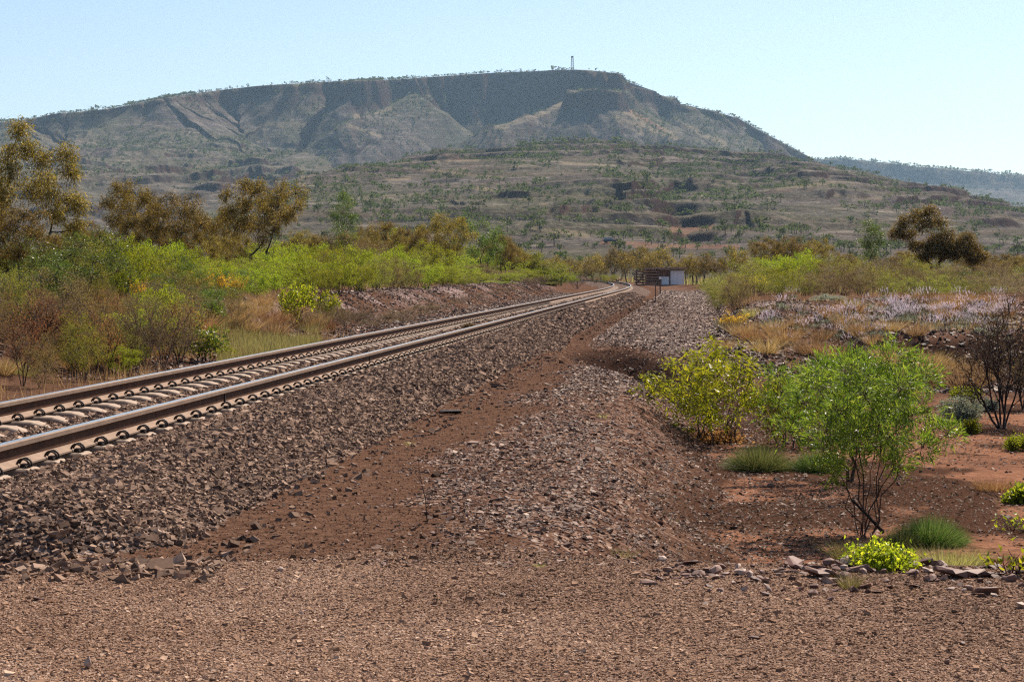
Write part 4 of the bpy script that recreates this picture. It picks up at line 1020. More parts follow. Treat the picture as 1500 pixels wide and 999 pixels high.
for px, top, Y, wp in ((50, 480, 31.6, 100), (185, 478, 32.6, 90), (12, 440, 32.5, 110), (62, 425, 34, 120), (30, 500, 30.5, 80), (238, 432, 33.8, 100), (210, 452, 33, 90), (258, 470, 34.5, 70), (150, 452, 34, 90), (90, 455, 33, 90), (5, 400, 36, 90),
                       (510, 452, 55, 60), (560, 455, 61, 70), (545, 468, 58, 50), (598, 452, 66, 70), (588, 470, 63, 50), (770, 405, 130, 40), (790, 402, 140, 44), (680, 440, 92, 50), (455, 455, 52, 50)):
    plant_at('bare', px, top, Y, wp, key='left_bare')
for px, py, wp, k in ((352, 470, 50, 'orangetuft'), (375, 462, 46, 'drytuft'), (395, 476, 50, 'orangetuft'), (418, 470, 44, 'drytuft'), (440, 482, 44, 'orangetuft'), (362, 486, 50, 'drytuft'), (402, 490, 46, 'drytuft'), (336, 478, 44, 'drytuft'),
                      (462, 476, 36, 'drytuft'), (428, 456, 40, 'drytuft'), (385, 448, 36, 'orangetuft'), (455, 488, 34, 'palelow'), (480, 482, 30, 'orangetuft'), (345, 455, 40, 'drytuft')):
    p = ground_at(px, py); w_ = wp * p[1] / FPX; reg('bank_' + k, put(pick(k), p[0], p[1], p[2], w=w_, h=w_ * .6))
for px, top, Y, wp in ((485, 440, 54, 50), (505, 450, 56, 40), (530, 446, 60, 50), (618, 440, 72, 46), (640, 446, 78, 44), (662, 438, 86, 40), (720, 425, 105, 40), (742, 420, 112, 40), (700, 430, 98, 36)):
    plant_at('bare', px, top, Y, wp, key='left_bare')
for px in np.arange(-10, 330, 17):
    py = float(np.interp(px, [0, 330], [566, 512])) - R.uniform(4, 40); p = ground_at(px + R.uniform(-8, 8), py); w_ = R.uniform(30, 52) * p[1] / FPX; k = ['orangetuft', 'drytuft', 'drytuft', 'palelow'][int(R.integers(4))]
    reg('foot_' + k, put(pick(k), p[0], p[1], p[2], w=w_, h=w_ * .65))
plant_at('red', 102, 462, 31.8, 105, label="reddish brown leaved shrub with thin dark stem beside the far rail", proto=0)
plant_at('red', 150, 500, 31.8, 80, label="low rust red shrub right of the taller reddish shrub", proto=1)
plant_at('red', 128, 478, 33.5, 80, label="rust red shrub set back behind the two reddish shrubs", proto=1)
plant_at('lime', 172, 502, 31.6, 56, label="small bright lime bush at the track edge among brown twigs")
plant_at('broad', 296, 476, 36.0, 84, label="rounded dark green and yellow leafed shrub close to the far rail", proto=0)
plant_at('broad', 330, 505, 37.5, 34, label="small yellow green shrub right of the rounded leafy shrub", proto=1)
plant_at('broad', 436, 414, 52, 60, label="leafy green shrub on the grassy bank before the lime bushes", proto=2)
plant_at('broad', 480, 425, 57, 44, label="thin yellow green shrub at the head of the pale cutting bank", proto=1)
plant_at('broad', 325, 420, 49, 60, key='left_broad'); plant_at('broad', 300, 440, 45, 50, key='left_broad')
for px, top, Y, wp in ((285, 398, 49, 52), (318, 400, 50, 48), (340, 402, 51, 44), (215, 412, 43, 46)):
    plant_at('orange', px, top, Y, wp, key='left_orange')
# ---- right belt
RB = [('plain', 1031, 371, 190, 34), ('plain', 1052, 378, 180, 34), ('plain', 1080, 362, 165, 44), ('rusty', 1122, 348, 150, 58), ('rusty', 1160, 346, 152, 56), ('rusty', 1198, 350, 148, 52), ('plain', 1015, 372, 210, 30)]
for k, px, top, Y, wp in RB: plant_at(k, px, top, Y, wp, key='right_rusty')
plant_at('slim', 1275, 323, 118, 46, label="slender green tree with two thin stems beside the leaning rusty tree", group="larger trees on the right", proto=1)
plant_at('leantree', 1372, 304, 100, 138, label="leaning rusty brown tree with forked dark trunk, tallest on the right", group="larger trees on the right", proto=0, rz=0)
plant_at('rusty', 1428, 362, 108, 40, label="low rusty tree just right of the leaning tree", group="larger trees on the right", proto=1, rz=0)
plant_at('rusty', 1330, 368, 112, 70, label="low orange brown tree under the leaning tree's left side", group="larger trees on the right", proto=2)
for px, top, Y, wp in ((1460, 380, 120, 60), (1495, 376, 115, 60), (1240, 372, 150, 50), (1530, 370, 110, 80), (1440, 372, 150, 50), (1478, 372, 160, 50)):
    plant_at('rusty', px, top, Y, wp, key='right_rusty')
RT = np.array([(1040, 400), (1075, 384), (1100, 376), (1150, 368), (1220, 370), (1300, 370), (1380, 374), (1430, 384), (1500, 388)], float)
for row, (Y0, dt, wd) in enumerate(((108, 0, 70), (95, 6, 66), (84, 14, 62), (77, 26, 54))):
    px = 1052 + row * 8
    while px < 1530:
        top = float(np.interp(px, RT[:, 0], RT[:, 1])) + dt + R.uniform(-3, 7)
        f = float(vnoise(px / 50.0, row * 1.3, 8))
        kind = 'olive'
        if f > .68: kind = 'brown'
        if 1110 < px < 1180 and row < 3: kind = 'lime'
        if px > 1425: kind = 'brown' if f > .4 else 'olive'
        if 1080 < px < 1140 and row == 3: kind = 'yellowfl'
        plant_at(kind, px, top, Y0 + R.uniform(-2, 2), wd * R.uniform(.85, 1.2), key='rbelt_' + kind)
        px += wd * R.uniform(.5, .68)
plant_at('lime', 1392, 420, 76, 36, label="small bright lime bush at the foot of the right bush belt")
plant_at('greenbush', 1412, 392, 86, 60, label="fresh green shrub in the bush belt under the leaning tree")
plant_at('brown', 1078, 402, 70, 62, label="dusty grey green shrub at the near left corner of the right bush belt")
plant_at('olive', 1052, 420, 78, 36, label="small olive shrub leaning over the edge of the flaky gravel strip")
plant_at('orange', 1070, 456, 52, 52, label="orange flowering shrub beside the flaky gravel strip")
plant_at('silver', 1212, 431, 68, 52, label="pale silver shrub at the foot of the right bush belt", proto=0)
# ---- trees on the plain
for px, top, Y, wp in ((905, 362, 280, 44), (935, 360, 285, 48), (966, 361, 280, 46), (790, 378, 262, 34), (812, 374, 268, 36), (838, 376, 275, 34), (868, 372, 300, 34), (822, 384, 240, 30), (862, 386, 290, 26),
                       (884, 384, 320, 26), (850, 392, 300, 22), (780, 386, 230, 30), (990, 384, 300, 22), (1005, 378, 320, 30), (1022, 382, 260, 26), (765, 380, 280, 30), (880, 372, 330, 28), (918, 370, 262, 34), (950, 372, 268, 34)):
    plant_at('plain', px, top, Y, wp, key='plain_tree')
plant_at('lime', 892, 402, 225, 26, label="round bright green bush inside the bend of the track")
plant_at('olive', 872, 400, 245, 24, label="olive bush left of the round green bush inside the bend")
plant_at('bare', 845, 402, 190, 40, label="brown twiggy shrub on the bank inside the bend of the track")

# ---- right mound: tussocks, lilac flowers
for px, py, wp, k in ((1205, 500, 40, 'drytuft'), (1262, 492, 46, 'drytuft'), (1216, 466, 34, 'orangetuft'), (1248, 462, 40, 'orangetuft'), (1306, 486, 32, 'drytuft'), (1342, 492, 36, 'drytuft'),
                      (1150, 505, 50, 'orangetuft'), (1104, 500, 44, 'orangetuft'), (1085, 492, 34, 'drytuft'), (1135, 486, 30, 'drytuft'), (1170, 478, 30, 'drytuft'), (1122, 518, 44, 'drytuft'),
                      (1185, 520, 50, 'drytuft'), (1225, 530, 50, 'orangetuft'), (1060, 512, 30, 'drytuft'), (1246, 452, 26, 'palelow'), (1300, 452, 24, 'orangetuft'), (1352, 446, 28, 'orangetuft'),
                      (1100, 465, 26, 'palelow'), (1075, 478, 26, 'orangetuft'), (1280, 505, 30, 'drytuft'), (1240, 478, 40, 'drytuft')):
    p = ground_at(px, py); w_ = wp * p[1] / FPX
    reg('mound_' + k, put(pick(k), p[0], p[1], p[2], w=w_, h=w_ * .72))
for px, py, wp in ((1318, 545, 60), (1350, 560, 66), (1385, 566, 60), (1415, 570, 60), (1300, 530, 50), (1365, 540, 50), (1438, 560, 54), (1400, 548, 50), (1335, 580, 40)):
    p = ground_at(px, py); w_ = wp * p[1] / FPX
    reg('scarp_grass', put(pick('drytuft'), p[0], p[1], p[2], w=w_, h=w_ * .62))
for i in range(26):
    px = R.uniform(1365, 1475); py = R.uniform(440, 470); p = ground_at(px, py); w_ = 26 * p[1] / FPX
    reg('top_orange', put(pick('orangetuft'), p[0], p[1], p[2], w=w_, h=w_ * .8))
nl = 0
while nl < 170:
    px = R.uniform(1120, 1480); 
    py = R.normal(464, 13) if px > 1280 else R.normal(478, 16)
    dens = .25 if px < 1230 else (.45 if px < 1290 else 1.0)
    if R.random() > dens or py < 440: continue
    nl += 1
    p = ground_at(px, py); w_ = R.uniform(15, 25) * p[1] / FPX
    reg('lilac', put(pick('lilac'), p[0], p[1], p[2], w=w_, h=w_ * R.uniform(.8, 1.15)))

# ---- the low red ground by the road: hero plants
def hero(name, cat, label, seed, px, py, h, wpx, **k):
    p = ground_at(px, py)
    o = plant(seed, name, cat, h=h, w=wpx * p[1] / FPX, **k)
    o.location = p; o["label"] = label
    return o
def hero_lobed(name, cat, label, seed, px, py, top, wpx, **k):
    p = ground_at(px, py); o = lobed(seed, name, cat, (py - top) * p[1] / FPX, wpx * p[1] / FPX, **k)
    o.location = p; o["label"] = label; return o
hero_lobed("green_wattle", "shrub", "fresh green feathery shrub on many thin dark stems behind the road edge", 401, 1266, 785, 503, 250, K=50, lr=.13, nt=13, m=9, ln=.075, wd=.0100, spread=.022,
           leafm=M['heroleaf'], barkm=M['redbark'], stems=9, zmin=.20, fork=.42, r0=.0062, foot=.035, follow=.95, rnd=.42, droop=-.15, rmin=.0024, sh=(.35, 1.0), flat=1.0, lean=(.05, 0))
hero_lobed("green_wattle", "shrub", "second feathery green shrub on a thicker trunk, half hidden by the nearer one", 402, 1246, 706, 518, 225, K=34, lr=.16, nt=12, m=9, ln=.08, wd=.011, spread=.03,
           leafm=M['heroleaf'], barkm=M['redbark'], stems=2, zmin=.22, fork=.36, r0=.015, foot=.02, follow=.9, rnd=.5, rmin=.003, sh=(.35, 1.0), flat=1.0, lean=(-.12, 0))
hero_lobed("yellow_green_shrub", "shrub", "yellow green shrub with curved drooping leaves at the foot of the flaky berm", 403, 1052, 650, 500, 235, K=32, lr=.17, nt=9, m=6, ln=.105, wd=.021, spread=.04,
           leafm=M['yellowleaf'], barkm=M['bark'], stems=9, zmin=0, fork=.3, r0=.009, foot=.25, follow=.6, rnd=.45, droop=.3, rmin=.003, bend=.3, sh=(.3, 1.0))
hero_lobed("yellow_green_shrub", "shrub", "olive green shrub between the yellow green shrub and the feathery one", 404, 1150, 655, 545, 130, K=18, lr=.15, nt=9, m=6, ln=.09, wd=.018, spread=.04,
           leafm=M['lime'], barkm=M['bark'], stems=6, zmin=0, fork=.3, r0=.008, foot=.12, follow=.6, rnd=.6, droop=.2, rmin=.003, sh=(.3, 1.0))
hero("red_leaved_shrub", "shrub", "low red leaved shrub in the shade under the yellow green shrub", 405, 1046, 648, .16, 90,
     spec='bush', stems=7, tilt=1.1, leaf=0, leafm=M['redleaf'], barkm=M['darkbark'], m=4, ln=.05, wd=.025, spread=.05, r0=.008, rmin=.002)
hp4 = ground_at(1468, 628)
hero("dead_bush", "bush", "large dark leafless bush with charred stems at the right edge", 406, 1468, 628, (628 - 440) * hp4[1] / FPX, 140,
     spec='bare', stems=6, tilt=.8, leaf=0, leafm=M['deadleaf'], barkm=M['darkbark'], m=2, ln=.035, wd=.012, spread=.05, r0=.026, rmin=.0042)
hero("dead_bush", "bush", "thin leafless bush just right of the large dark one", 407, 1500, 600, 1.3, 90,
     spec='bare', stems=5, tilt=.6, leaf=0, leafm=M['brownfine'], barkm=M['darkbark'], m=1, ln=.03, wd=.01, spread=.04, r0=.014, rmin=.003)
def hero_tuft(name, label, seed, px, py, wpx, hpx, n, m_, cat="grass tuft", **k):
    p = ground_at(px, py); s_ = p[1] / FPX
    o = tuft(seed, name, n, hpx * s_, wpx * s_, m_, cat=cat, **k); o.location = p; o["label"] = label; return o
hero_tuft("spinifex_hummock", "rounded bright green spinifex hummock right of the thin stems", 411, 1362, 797, 132, 50, 5200, M['spinifexgreen'], bw=.0035, droop=.2, fill=1.127, dome=True)
hero_tuft("spinifex_hummock", "small faded green hummock touching the left side of the bright one", 412, 1318, 802, 70, 36, 1700, M['spinifex'], bw=.0035, droop=.2, fill=1.127, dome=True)
hero_tuft("spinifex_hummock", "wide dull green spinifex hummock below the yellow green shrub", 413, 1112, 688, 125, 44, 4200, M['spinifex'], bw=.0045, droop=.2, fill=1.127, dome=True)
hero_tuft("spinifex_hummock", "darker green hummock on the right of the wide dull green one", 414, 1196, 690, 92, 40, 3000, M['spinifexgreen'], bw=.0045, droop=.2, fill=1.127, dome=True)
hero_tuft("grass_tuft", "grey green grass tuft left of the yellow green herb", 415, 1252, 822, 80, 34, 800, M['palegrass'], bw=.003, fill=1.2)
hero_tuft("grass_tuft", "dry straw grass between the herb and the road edge rocks", 416, 1385, 828, 120, 30, 1100, M['palegrass'], bw=.003, fill=1.5)
hero_tuft("grass_tuft", "small spiky yellow green tuft growing through the edge rocks", 417, 1246, 862, 28, 30, 160, M['palegrass'], bw=.003)
hero_tuft("grass_tuft", "orange dry grass tuft on the bare red ground at right", 418, 1456, 718, 60, 20, 700, M['orangegrass'], bw=.004, fill=1.5)
hero_tuft("grass_tuft", "straw coloured wisps on the berm crest beside the road", 419, 905, 815, 60, 16, 120, M['palegrass'], bw=.003, fill=1.5)
hero_tuft("grass_tuft", "straw wisps lying on the gravel below the spiky tuft", 420, 1310, 868, 110, 10, 160, M['drygrass'], bw=.0025, fill=2, droop=.9)
hero_tuft("grass_tuft", "pale straw bunch lying on the red ground right of the feathery shrub", 421, 1395, 665, 60, 8, 80, M['drygrass'], bw=.005, fill=2, droop=.9)
hero("yellow_herb", "herb", "bright yellow green leafy herb against the road edge rocks", 431, 1290, 832, .135, 96, spec='bush', stems=9, tilt=1.2, leaf=0,
     leafm=M['yellowleaf'], barkm=M['bark'], m=3, ln=.026, wd=.020, spread=.03, r0=.004, rmin=.001, extra=(M['yellowflower'], 26, .012))
hero("yellow_herb", "herb", "small yellow leaved herb at the right edge beside the green hummock", 432, 1484, 778, .15, 60, spec='weed', stems=8, tilt=1.2, leaf=0,
     leafm=M['yellowleaf'], barkm=M['bark'], m=1, ln=.035, wd=.022, spread=.03, r0=.004, rmin=.001)
hero("broadleaf_weed", "weed", "broad leaved weed with orange stems at the right end of the rocks", 433, 1480, 842, .2, 70, spec='weed', stems=6, tilt=1.0, leaf=0,
     leafm=M['yellowleaf'], barkm=M['redleaf'], m=1, ln=.06, wd=.022, spread=.02, r0=.005, rmin=.0015, bend=.3)
hero("yellow_herb", "herb", "small lime herb at the right edge above the yellow leaved one", 434, 1492, 738, .18, 40, spec='bush', stems=5, tilt=1.0, leaf=0,
     leafm=M['lime'], barkm=M['bark'], m=2, ln=.045, wd=.026, spread=.03, r0=.004, rmin=.001)
hero("silver_saltbush", "shrub", "pale silver low shrub on bare ground left of the dark leafless bush", 435, 1408, 618, .36, 62, spec='bush', stems=11, tilt=1.15, leaf=0,
     leafm=M['silver'], barkm=M['twig'], m=5, ln=.035, wd=.02, spread=.04, r0=.006, rmin=.002)
hero("silver_saltbush", "shrub", "tiny silver shrub at the foot of the dark leafless bush", 436, 1448, 602, .2, 26, spec='bush', stems=7, tilt=1.1, leaf=0,
     leafm=M['silver'], barkm=M['twig'], m=4, ln=.035, wd=.02, spread=.03, r0=.005, rmin=.002)
hero("green_herb", "herb", "low grey green herb behind the pale silver shrub", 437, 1416, 585, .22, 44, spec='bush', stems=7, tilt=1.1, leaf=0,
     leafm=M['lime'], barkm=M['twig'], m=4, ln=.04, wd=.02, spread=.03, r0=.005, rmin=.002)
hero("green_herb", "herb", "small yellow green herb in front of the pale silver shrub", 438, 1422, 636, .2, 26, spec='bush', stems=6, tilt=1.0, leaf=0,
     leafm=M['lime'], barkm=M['twig'], m=4, ln=.035, wd=.016, spread=.03, r0=.005, rmin=.002)
hero("green_herb", "herb", "soft green herb on the bare ground at the right edge", 439, 1494, 660, .2, 44, spec='bush', stems=6, tilt=1.0, leaf=0,
     leafm=M['lime'], barkm=M['twig'], m=4, ln=.035, wd=.016, spread=.03, r0=.005, rmin=.002)
b = MB(); b.tube([(0, 0, -.02), (-.012, 0, .16), (-.045, 0, .30), (-.062, 0, .44)], [.0035, .003, .0022, .0012], 5)
b.tube([(-.035, 0, .26), (-.085, .01, .34)], [.002, .001], 4); b.tube([(-.008, 0, .10), (.03, .01, .15)], [.002, .001], 4)
o = b.build("dead_twig_plant", M['darkbark']); o.location = ground_at(626, 768); tag(o, "single thin dead twig standing on the flaky berm", "twig")
for i, (px, py) in enumerate(((884, 612), (600, 652), (790, 830))):
    hero_tuft("green_sprout", ["tiny green sprout on the slope left of the yellow green shrub", "tiny green sprout at the edge of the ballast", "tiny straw sprout near the road edge rocks"][i], 450 + i, px, py, 16, 9, 60, M['palegrass'], cat="sprout", bw=.003)

# ---- dead branches lying in the hollow
def branch(seed, px, py, L_, rz, label, r=.010, name="dead_branch"):
    rng = np.random.default_rng(seed); p = ground_at(px, py); paths = []; an = []
    S = dict(seg=[5, 4, 3], wan=[.10, .2, .25], trop=[0, 0, .02], nch=[5, 3], t0=[.2, .2], ang=[(.4, 1.0), (.4, 1.0)], lr=[.5, .5], tap=.3, rmin=.0015)
    grow(rng, np.array([0, 0, .01]), nrm(np.array([1, 0, .05])), L_, r, 0, S, paths, an)
    o = woodmesh(name, paths, M['darkbark'], sides=(6, 4, 3), fit=lambda V: V * [1, 1, .45] + [0, 0, .015])
    o.location = p; o.rotation_euler = (0, 0, rz); return tag(o, label, "branch")
branch(501, 1062, 770, .45, 3.0, "forked dead branch lying at the foot of the flaky berm")
branch(502, 1110, 745, .5, 2.4, "dead branch with upright twigs left of the thin stems")
branch(503, 1215, 748, .4, 2.9, "dead branch on the litter just left of the thin stems")
branch(504, 1130, 760, .35, .3, "short dark branch in the middle of the leaf litter")
branch(505, 1450, 670, .5, 3.0, "dark branch lying on red ground left of the right edge")
branch(506, 985, 600, .4, 2.2, "dark branch lying below the eroded notch in the berm")
b = MB(); b.tube([(0, 0, .30), (.13, -.01, .17), (.26, 0, .03)], [.010, .013, .015], 6)
o = b.build("broken_stick", M['darkbark']); o.location = ground_at(1248, 786) + np.array([0, 0, 0]); tag(o, "dark broken stick leaning against the thin stems of the feathery shrub", "stick")
# leaf litter and grass cover: uncountable
n = 34000; y = R.uniform(13.2, 34, n); x = R.uniform(.03, .29, n) * y; u = x - xc(y); d_ = fbm(x * .8, y * .6, 200) + .25 * np.exp(-((x - 2.3) ** 2 + (y - 17) ** 2) / 5)
k = (u > 5.0) & (d_ > .45) ; x, y = x[k], y[k]
A = np.stack([x, y, zg(x, y) + .006], -1); m_ = len(A); a = R.uniform(0, 2 * PI, m_); ln = R.uniform(.02, .07, m_); wv = ln * R.uniform(.12, .35, m_)
d = np.stack([np.cos(a), np.sin(a), R.normal(0, .22, m_)], -1); s = np.stack([-np.sin(a), np.cos(a), R.normal(0, .3, m_)], -1)
V = np.stack([A, A + d * (ln / 2)[:, None] + s * wv[:, None] / 2 + [0, 0, .008], A + d * ln[:, None], A + d * (ln / 2)[:, None] - s * wv[:, None] / 2 + [0, 0, .008]], 1).reshape(-1, 3)
tag(mesh_np("leaf_litter", V, np.arange(m_ * 4).reshape(-1, 4), M['litter'], tint=np.repeat(R.beta(.8, 1.6, m_), 4)), "dark leaf and twig litter over the low red ground", "leaf litter", kind="stuff")
def cover(name, label, m__, n, fx, hh, bw, seed):
    rng = np.random.default_rng(seed); x, y, s0 = fx(rng, n); z = zg(x, y); n = len(x)
    a = rng.uniform(0, 2 * PI, n); ti = rng.uniform(0, .6, n); h = hh * rng.lognormal(0, .3, n) * s0
    d = np.stack([np.cos(a) * np.sin(ti), np.sin(a) * np.sin(ti), np.cos(ti)], -1); a2 = rng.uniform(0, PI, n)
    s = np.stack([np.cos(a2), np.sin(a2), 0 * a2], -1) * (bw * s0)[:, None]; b0 = np.stack([x, y, z - .01], -1)
    V = np.stack([b0 - s, b0 + s, b0 + d * h[:, None] + s * .3, b0 + d * h[:, None] - s * .3], 1).reshape(-1, 3)
    tag(mesh_np(name, V, np.arange(n * 4).reshape(-1, 4), m__, tint=np.repeat(rng.random(n), 4)), label, "grass", kind="stuff")
def f1(rng, n):
    y = rng.uniform(24, 62, n); u = rng.uniform(-9, -2.75, n); x = u + xc(y); px = 750 + FPX * x / y
    d = fbm(x * .6, y * .4, 210); k = (d > .47) & (px < 492 + rng.normal(0, 14, n)) & (px > -120); return x[k], y[k], np.ones(k.sum())
cover("dry_grass", "dry pinkish straw grass on the bank left of the track", M['drygrass'], 34000, f1, .20, .0035, 1)
def f2(rng, n):
    y = rng.uniform(33, 47, n); u = rng.uniform(-5.4, -2.7, n); x = u + xc(y); px = 750 + FPX * x / y
    k = (px > 318) & (px < 470); return x[k], y[k], np.ones(k.sum())
cover("green_grass", "dull green grass strip along the far side of the track", M['palegrass'], 26000, f2, .17, .0035, 2)
def f3(rng, n):
    y = rng.uniform(41, 80, n); x = rng.uniform(.11, .30, n) * y; d = fbm(x * .5, y * .25, 215); k = d > .52; return x[k], y[k], np.ones(k.sum())
cover("mound_grass", "sparse tan grass over the rocky mound on the right", M['drygrass'], 12000, f3, .16, .005, 3)
def f4(rng, n):
    y = rng.uniform(85, 330, n); x = rng.uniform(-.2, .3, n) * y; u = x - xc(y); k = (np.abs(u) > 7.5) & (fbm(x * .1, y * .1, 218) > .45); return x[k], y[k], y[k] / 90
cover("plain_grass", "tan and olive grass on the plain beyond the bushes", M['palegrass'], 26000, f4, .30, .012, 4)

# ------------------------------------------------------------------ rocks
def rockproto(seed, a, b, c):
    rng = np.random.default_rng(seed); n = 5
    import bmesh
    bm = bmesh.new()
    for i in range(14):
        v = nrm(rng.normal(size=3)); v = np.sign(v) * np.abs(v) ** .6
        bm.verts.new(Vector((v[0] * a * .5, v[1] * b * .5, v[2] * c * .5)))
    bmesh.ops.convex_hull(bm, input=bm.verts)
    bmesh.ops.delete(bm, geom=[v for v in bm.verts if not v.link_faces], context='VERTS')
    me = bpy.data.meshes.new("rock"); bm.to_mesh(me); bm.free()
    at = me.attributes.new("tint", 'FLOAT', 'POINT'); base = rng.uniform(.1, .95)
    at.data.foreach_set("value", np.clip(base + rng.normal(0, .06, len(me.vertices)), 0, 1).astype(np.float32))
    me.materials.append(M['edgerock'])
    return me
RK = [rockproto(600 + i, *s) for i, s in enumerate(((.10, .07, .035), (.12, .08, .03), (.08, .07, .05), (.14, .06, .04), (.09, .09, .025), (.07, .05, .045), (.16, .09, .05), (.11, .05, .06), (.08, .05, .02), (.06, .06, .05)))]
def rock(x, y, s=1.0, mesh=None, tilt=.25, sink=.3, rz=None):
    me = mesh or RK[int(R.integers(len(RK)))]
    o = bpy.data.objects.new("rock", me); col.objects.link(o); o["category"] = "rock"
    hh = max(v.co.z for v in me.vertices)
    o.location = (x, y, zg1(x, y) + hh * s * (1 - sink)); o.scale = (s, s, s)
    o.rotation_euler = (R.normal(0, tilt), R.normal(0, tilt), R.uniform(0, 2 * PI) if rz is None else rz); return o
for i in range(230):
    t_ = R.random() ** .8; px = 650 + 880 * t_ if R.random() < .25 else R.uniform(960, 1530)
    dens = np.interp(px, [650, 900, 1000, 1150, 1300, 1450, 1530], [.2, .35, .6, .8, 1, 1, .6])
    yy = 10.75 + R.normal(0, .16) + (.06 if px < 1000 else 0) + .15 * math.sin(px / 90.)
    x = (px - 750) / FPX * yy
    o = rock(x, yy, s=R.lognormal(-.66, .36) * (.6 + .5 * dens), tilt=.22, sink=.35); o["group"] = "rocks lining the road edge"; o["label"] = "flat broken rock in the row lining the far road edge"
for i in range(60):
    px = R.uniform(1030, 1520); yy = 10.15 + R.normal(0, .2); o = rock((px - 750) / FPX * yy, yy, s=R.lognormal(-.7, .25), tilt=.3); o["group"] = "rocks spilled from the road edge"; o["label"] = "small rock lying on the gravel before the row of edge rocks"
ROCKS = [(128, 980, .62, 2, "upright dark stone standing near the bottom left corner"), (55, 880, .55, 1, "flat reddish stone on the gravel near the left edge"),
         (361, 925, .42, 4, "flat dark brown stone low on the road left of centre"), (737, 874, .55, 0, "rounded orange brown stone on the road at centre"), (410, 838, .5, 2, "dark stone where the ballast meets the road"),
         (1105, 938, .5, 1, "thin orange stone on the road below the edge rocks"), (1410, 945, .5, 5, "small dark stone near the bottom right"), (1388, 972, .5, 9, "pale topped stone lowest at the bottom right"),
         (1495, 893, .7, 2, "dark stone cut by the right edge of the road"), (1282, 868, .8, 4, "broad pale slab in front of the edge rocks"), (660, 788, .6, 4, "pale flake below the standing dead twig"), (640, 800, .7, 1, "long tan flake beside the pale one below the dead twig"),
         (1195, 845, 1.15, 6, "large white topped slab tilted in the row of edge rocks"), (970, 823, .8, 2, "dark red block at the left of the edge rocks"), (1010, 828, .9, 1, "pale slab right of the dark red block"), (1392, 845, 1.3, 6, "largest tilted slab in the row of edge rocks")]
for px, py, s, k, lb in ROCKS:
    p = ground_at(px, py); o = rock(p[0], p[1], s, RK[k], tilt=.12 if s < 1 else .22, sink=.2); o["label"] = lb; o["group"] = "single stones on the road"
bpy.data.objects  # upright stone
st_ = [o for o in col.objects if o.get("label", "").startswith("upright dark")][0]; st_.rotation_euler = (0, 1.4, .3); st_.location.z += .015
for i in range(60):
    px = R.uniform(360, 640); py = R.uniform(620, 830); p = ground_at(px, py); uu = p[0] - float(xc(p[1]))
    if uu < 2.4: continue
    o = rock(p[0], p[1], R.uniform(.22, .42), tilt=.2); o["group"] = "stones scattered on the brown strip"; o["label"] = "small dark stone on the bare brown strip beside the ballast"
# dark flat scraps by the track
for px, py, wd, lb in ((661, 607, .30, "dark flat scrap lying at the edge of the ballast"), (671, 511, .34, "dark scrap lying on the ballast beside the near rail")):
    p = ground_at(px, py); me = rockproto(int(px), wd, wd * .5, .05); o = bpy.data.objects.new("flat_scrap", me); me.materials.clear(); me.materials.append(M['clip']); col.objects.link(o)
    o.location = (p[0], p[1], p[2] + .03); tag(o, lb, "scrap", "dark scraps by the track")
o = plant(471, "dark_clump", "plant", 'bush', 8, 1.2, .16, .3, 0, M['brownfine'], M['darkbark'], 4, .03, .012, .02, r0=.004, rmin=.002)
q = at_track(min(np.arange(20, 60, .05), key=lambda y: abs(proj(*at_track(y, .1, -1.4))[0] - 686)), .1, -1.40); o.location = q; o["label"] = "small dark clump growing between the two rails"

# ------------------------------------------------------------------ shed, stacks, posts, tower, vehicle
M['roofm'] = simple('weathered_roof', (.26, .16, .135), .8, var=.3, scale=2)
M['panel'] = simple('pale_lilac_panel', (.80, .76, .78), .7, var=.08, scale=2)
M['door'] = simple('white_door_paint', (.82, .83, .86), .6, var=.05, scale=2)
M['plinth'] = simple('dark_plinth', (.05, .045, .045), .9)
M['timber'] = simple('old_timber', (.25, .13, .085), .85, var=.4, scale=3)
M['postwood'] = simple('post_wood', (.12, .075, .06), .85, var=.3, scale=12)
M['steel'] = simple('weathered_steel', (.09, .10, .11), .6, .2, var=.1)
YS = 236.0; sp = P(985, 420, YS); k_ = YS / FPX; zb = zg1(sp[0], YS)
root = empty("storage_shed", (sp[0], YS, zb)); tag(root, "low flat roofed shed with pale lilac wall and white door beyond the gravel strip", "shed")
def X_(px): return (px - 985) * k_
H_ = 27 * k_
b = MB(); b.box(X_(948), X_(1002), .25, 2.9, .25, H_ - .22, 0); b.build("back_wall", M['timber'], root)
b = MB(); b.box(X_(982), X_(1002), -.06, .22, .20, H_ - .34); b.box(X_(992) - .03, X_(992) + .03, -.085, -.06, .22, H_ - .36); b.build("wall_panel", M['panel'], root)
b = MB(); b.box(X_(969), X_(980), -.04, .22, .18, H_ * .52)
for q in range(3): b.box(X_(969.6), X_(979.4), -.062, -.04, .28 + q * .28, .36 + q * .28)
dr = b.build("door", M['door'], root); b = MB(); b.box(X_(978.6), X_(979.2), -.10, -.066, .60, .68); b.build("handle", M['clip'], dr)
b = MB(); b.box(X_(946), X_(1008), -.7, 3.2, H_ - .18, H_ - .02)
for q in range(24): x0 = X_(946) + q * (X_(1008) - X_(946)) / 24; b.box(x0, x0 + .09, -.72, 3.22, H_ - .018, H_ + .015)
b.build("roof", M['roofm'], root)
b = MB(); b.box(X_(966), X_(1003), -.12, 2.8, -.2, .17); b.build("plinth", M['plinth'], root)
for q in (966, 981, 1004): b = MB(); b.box(X_(q) - .05, X_(q) + .05, -.6, -.48, -.1, H_ - .19); b.build("post", M['postwood'], root)
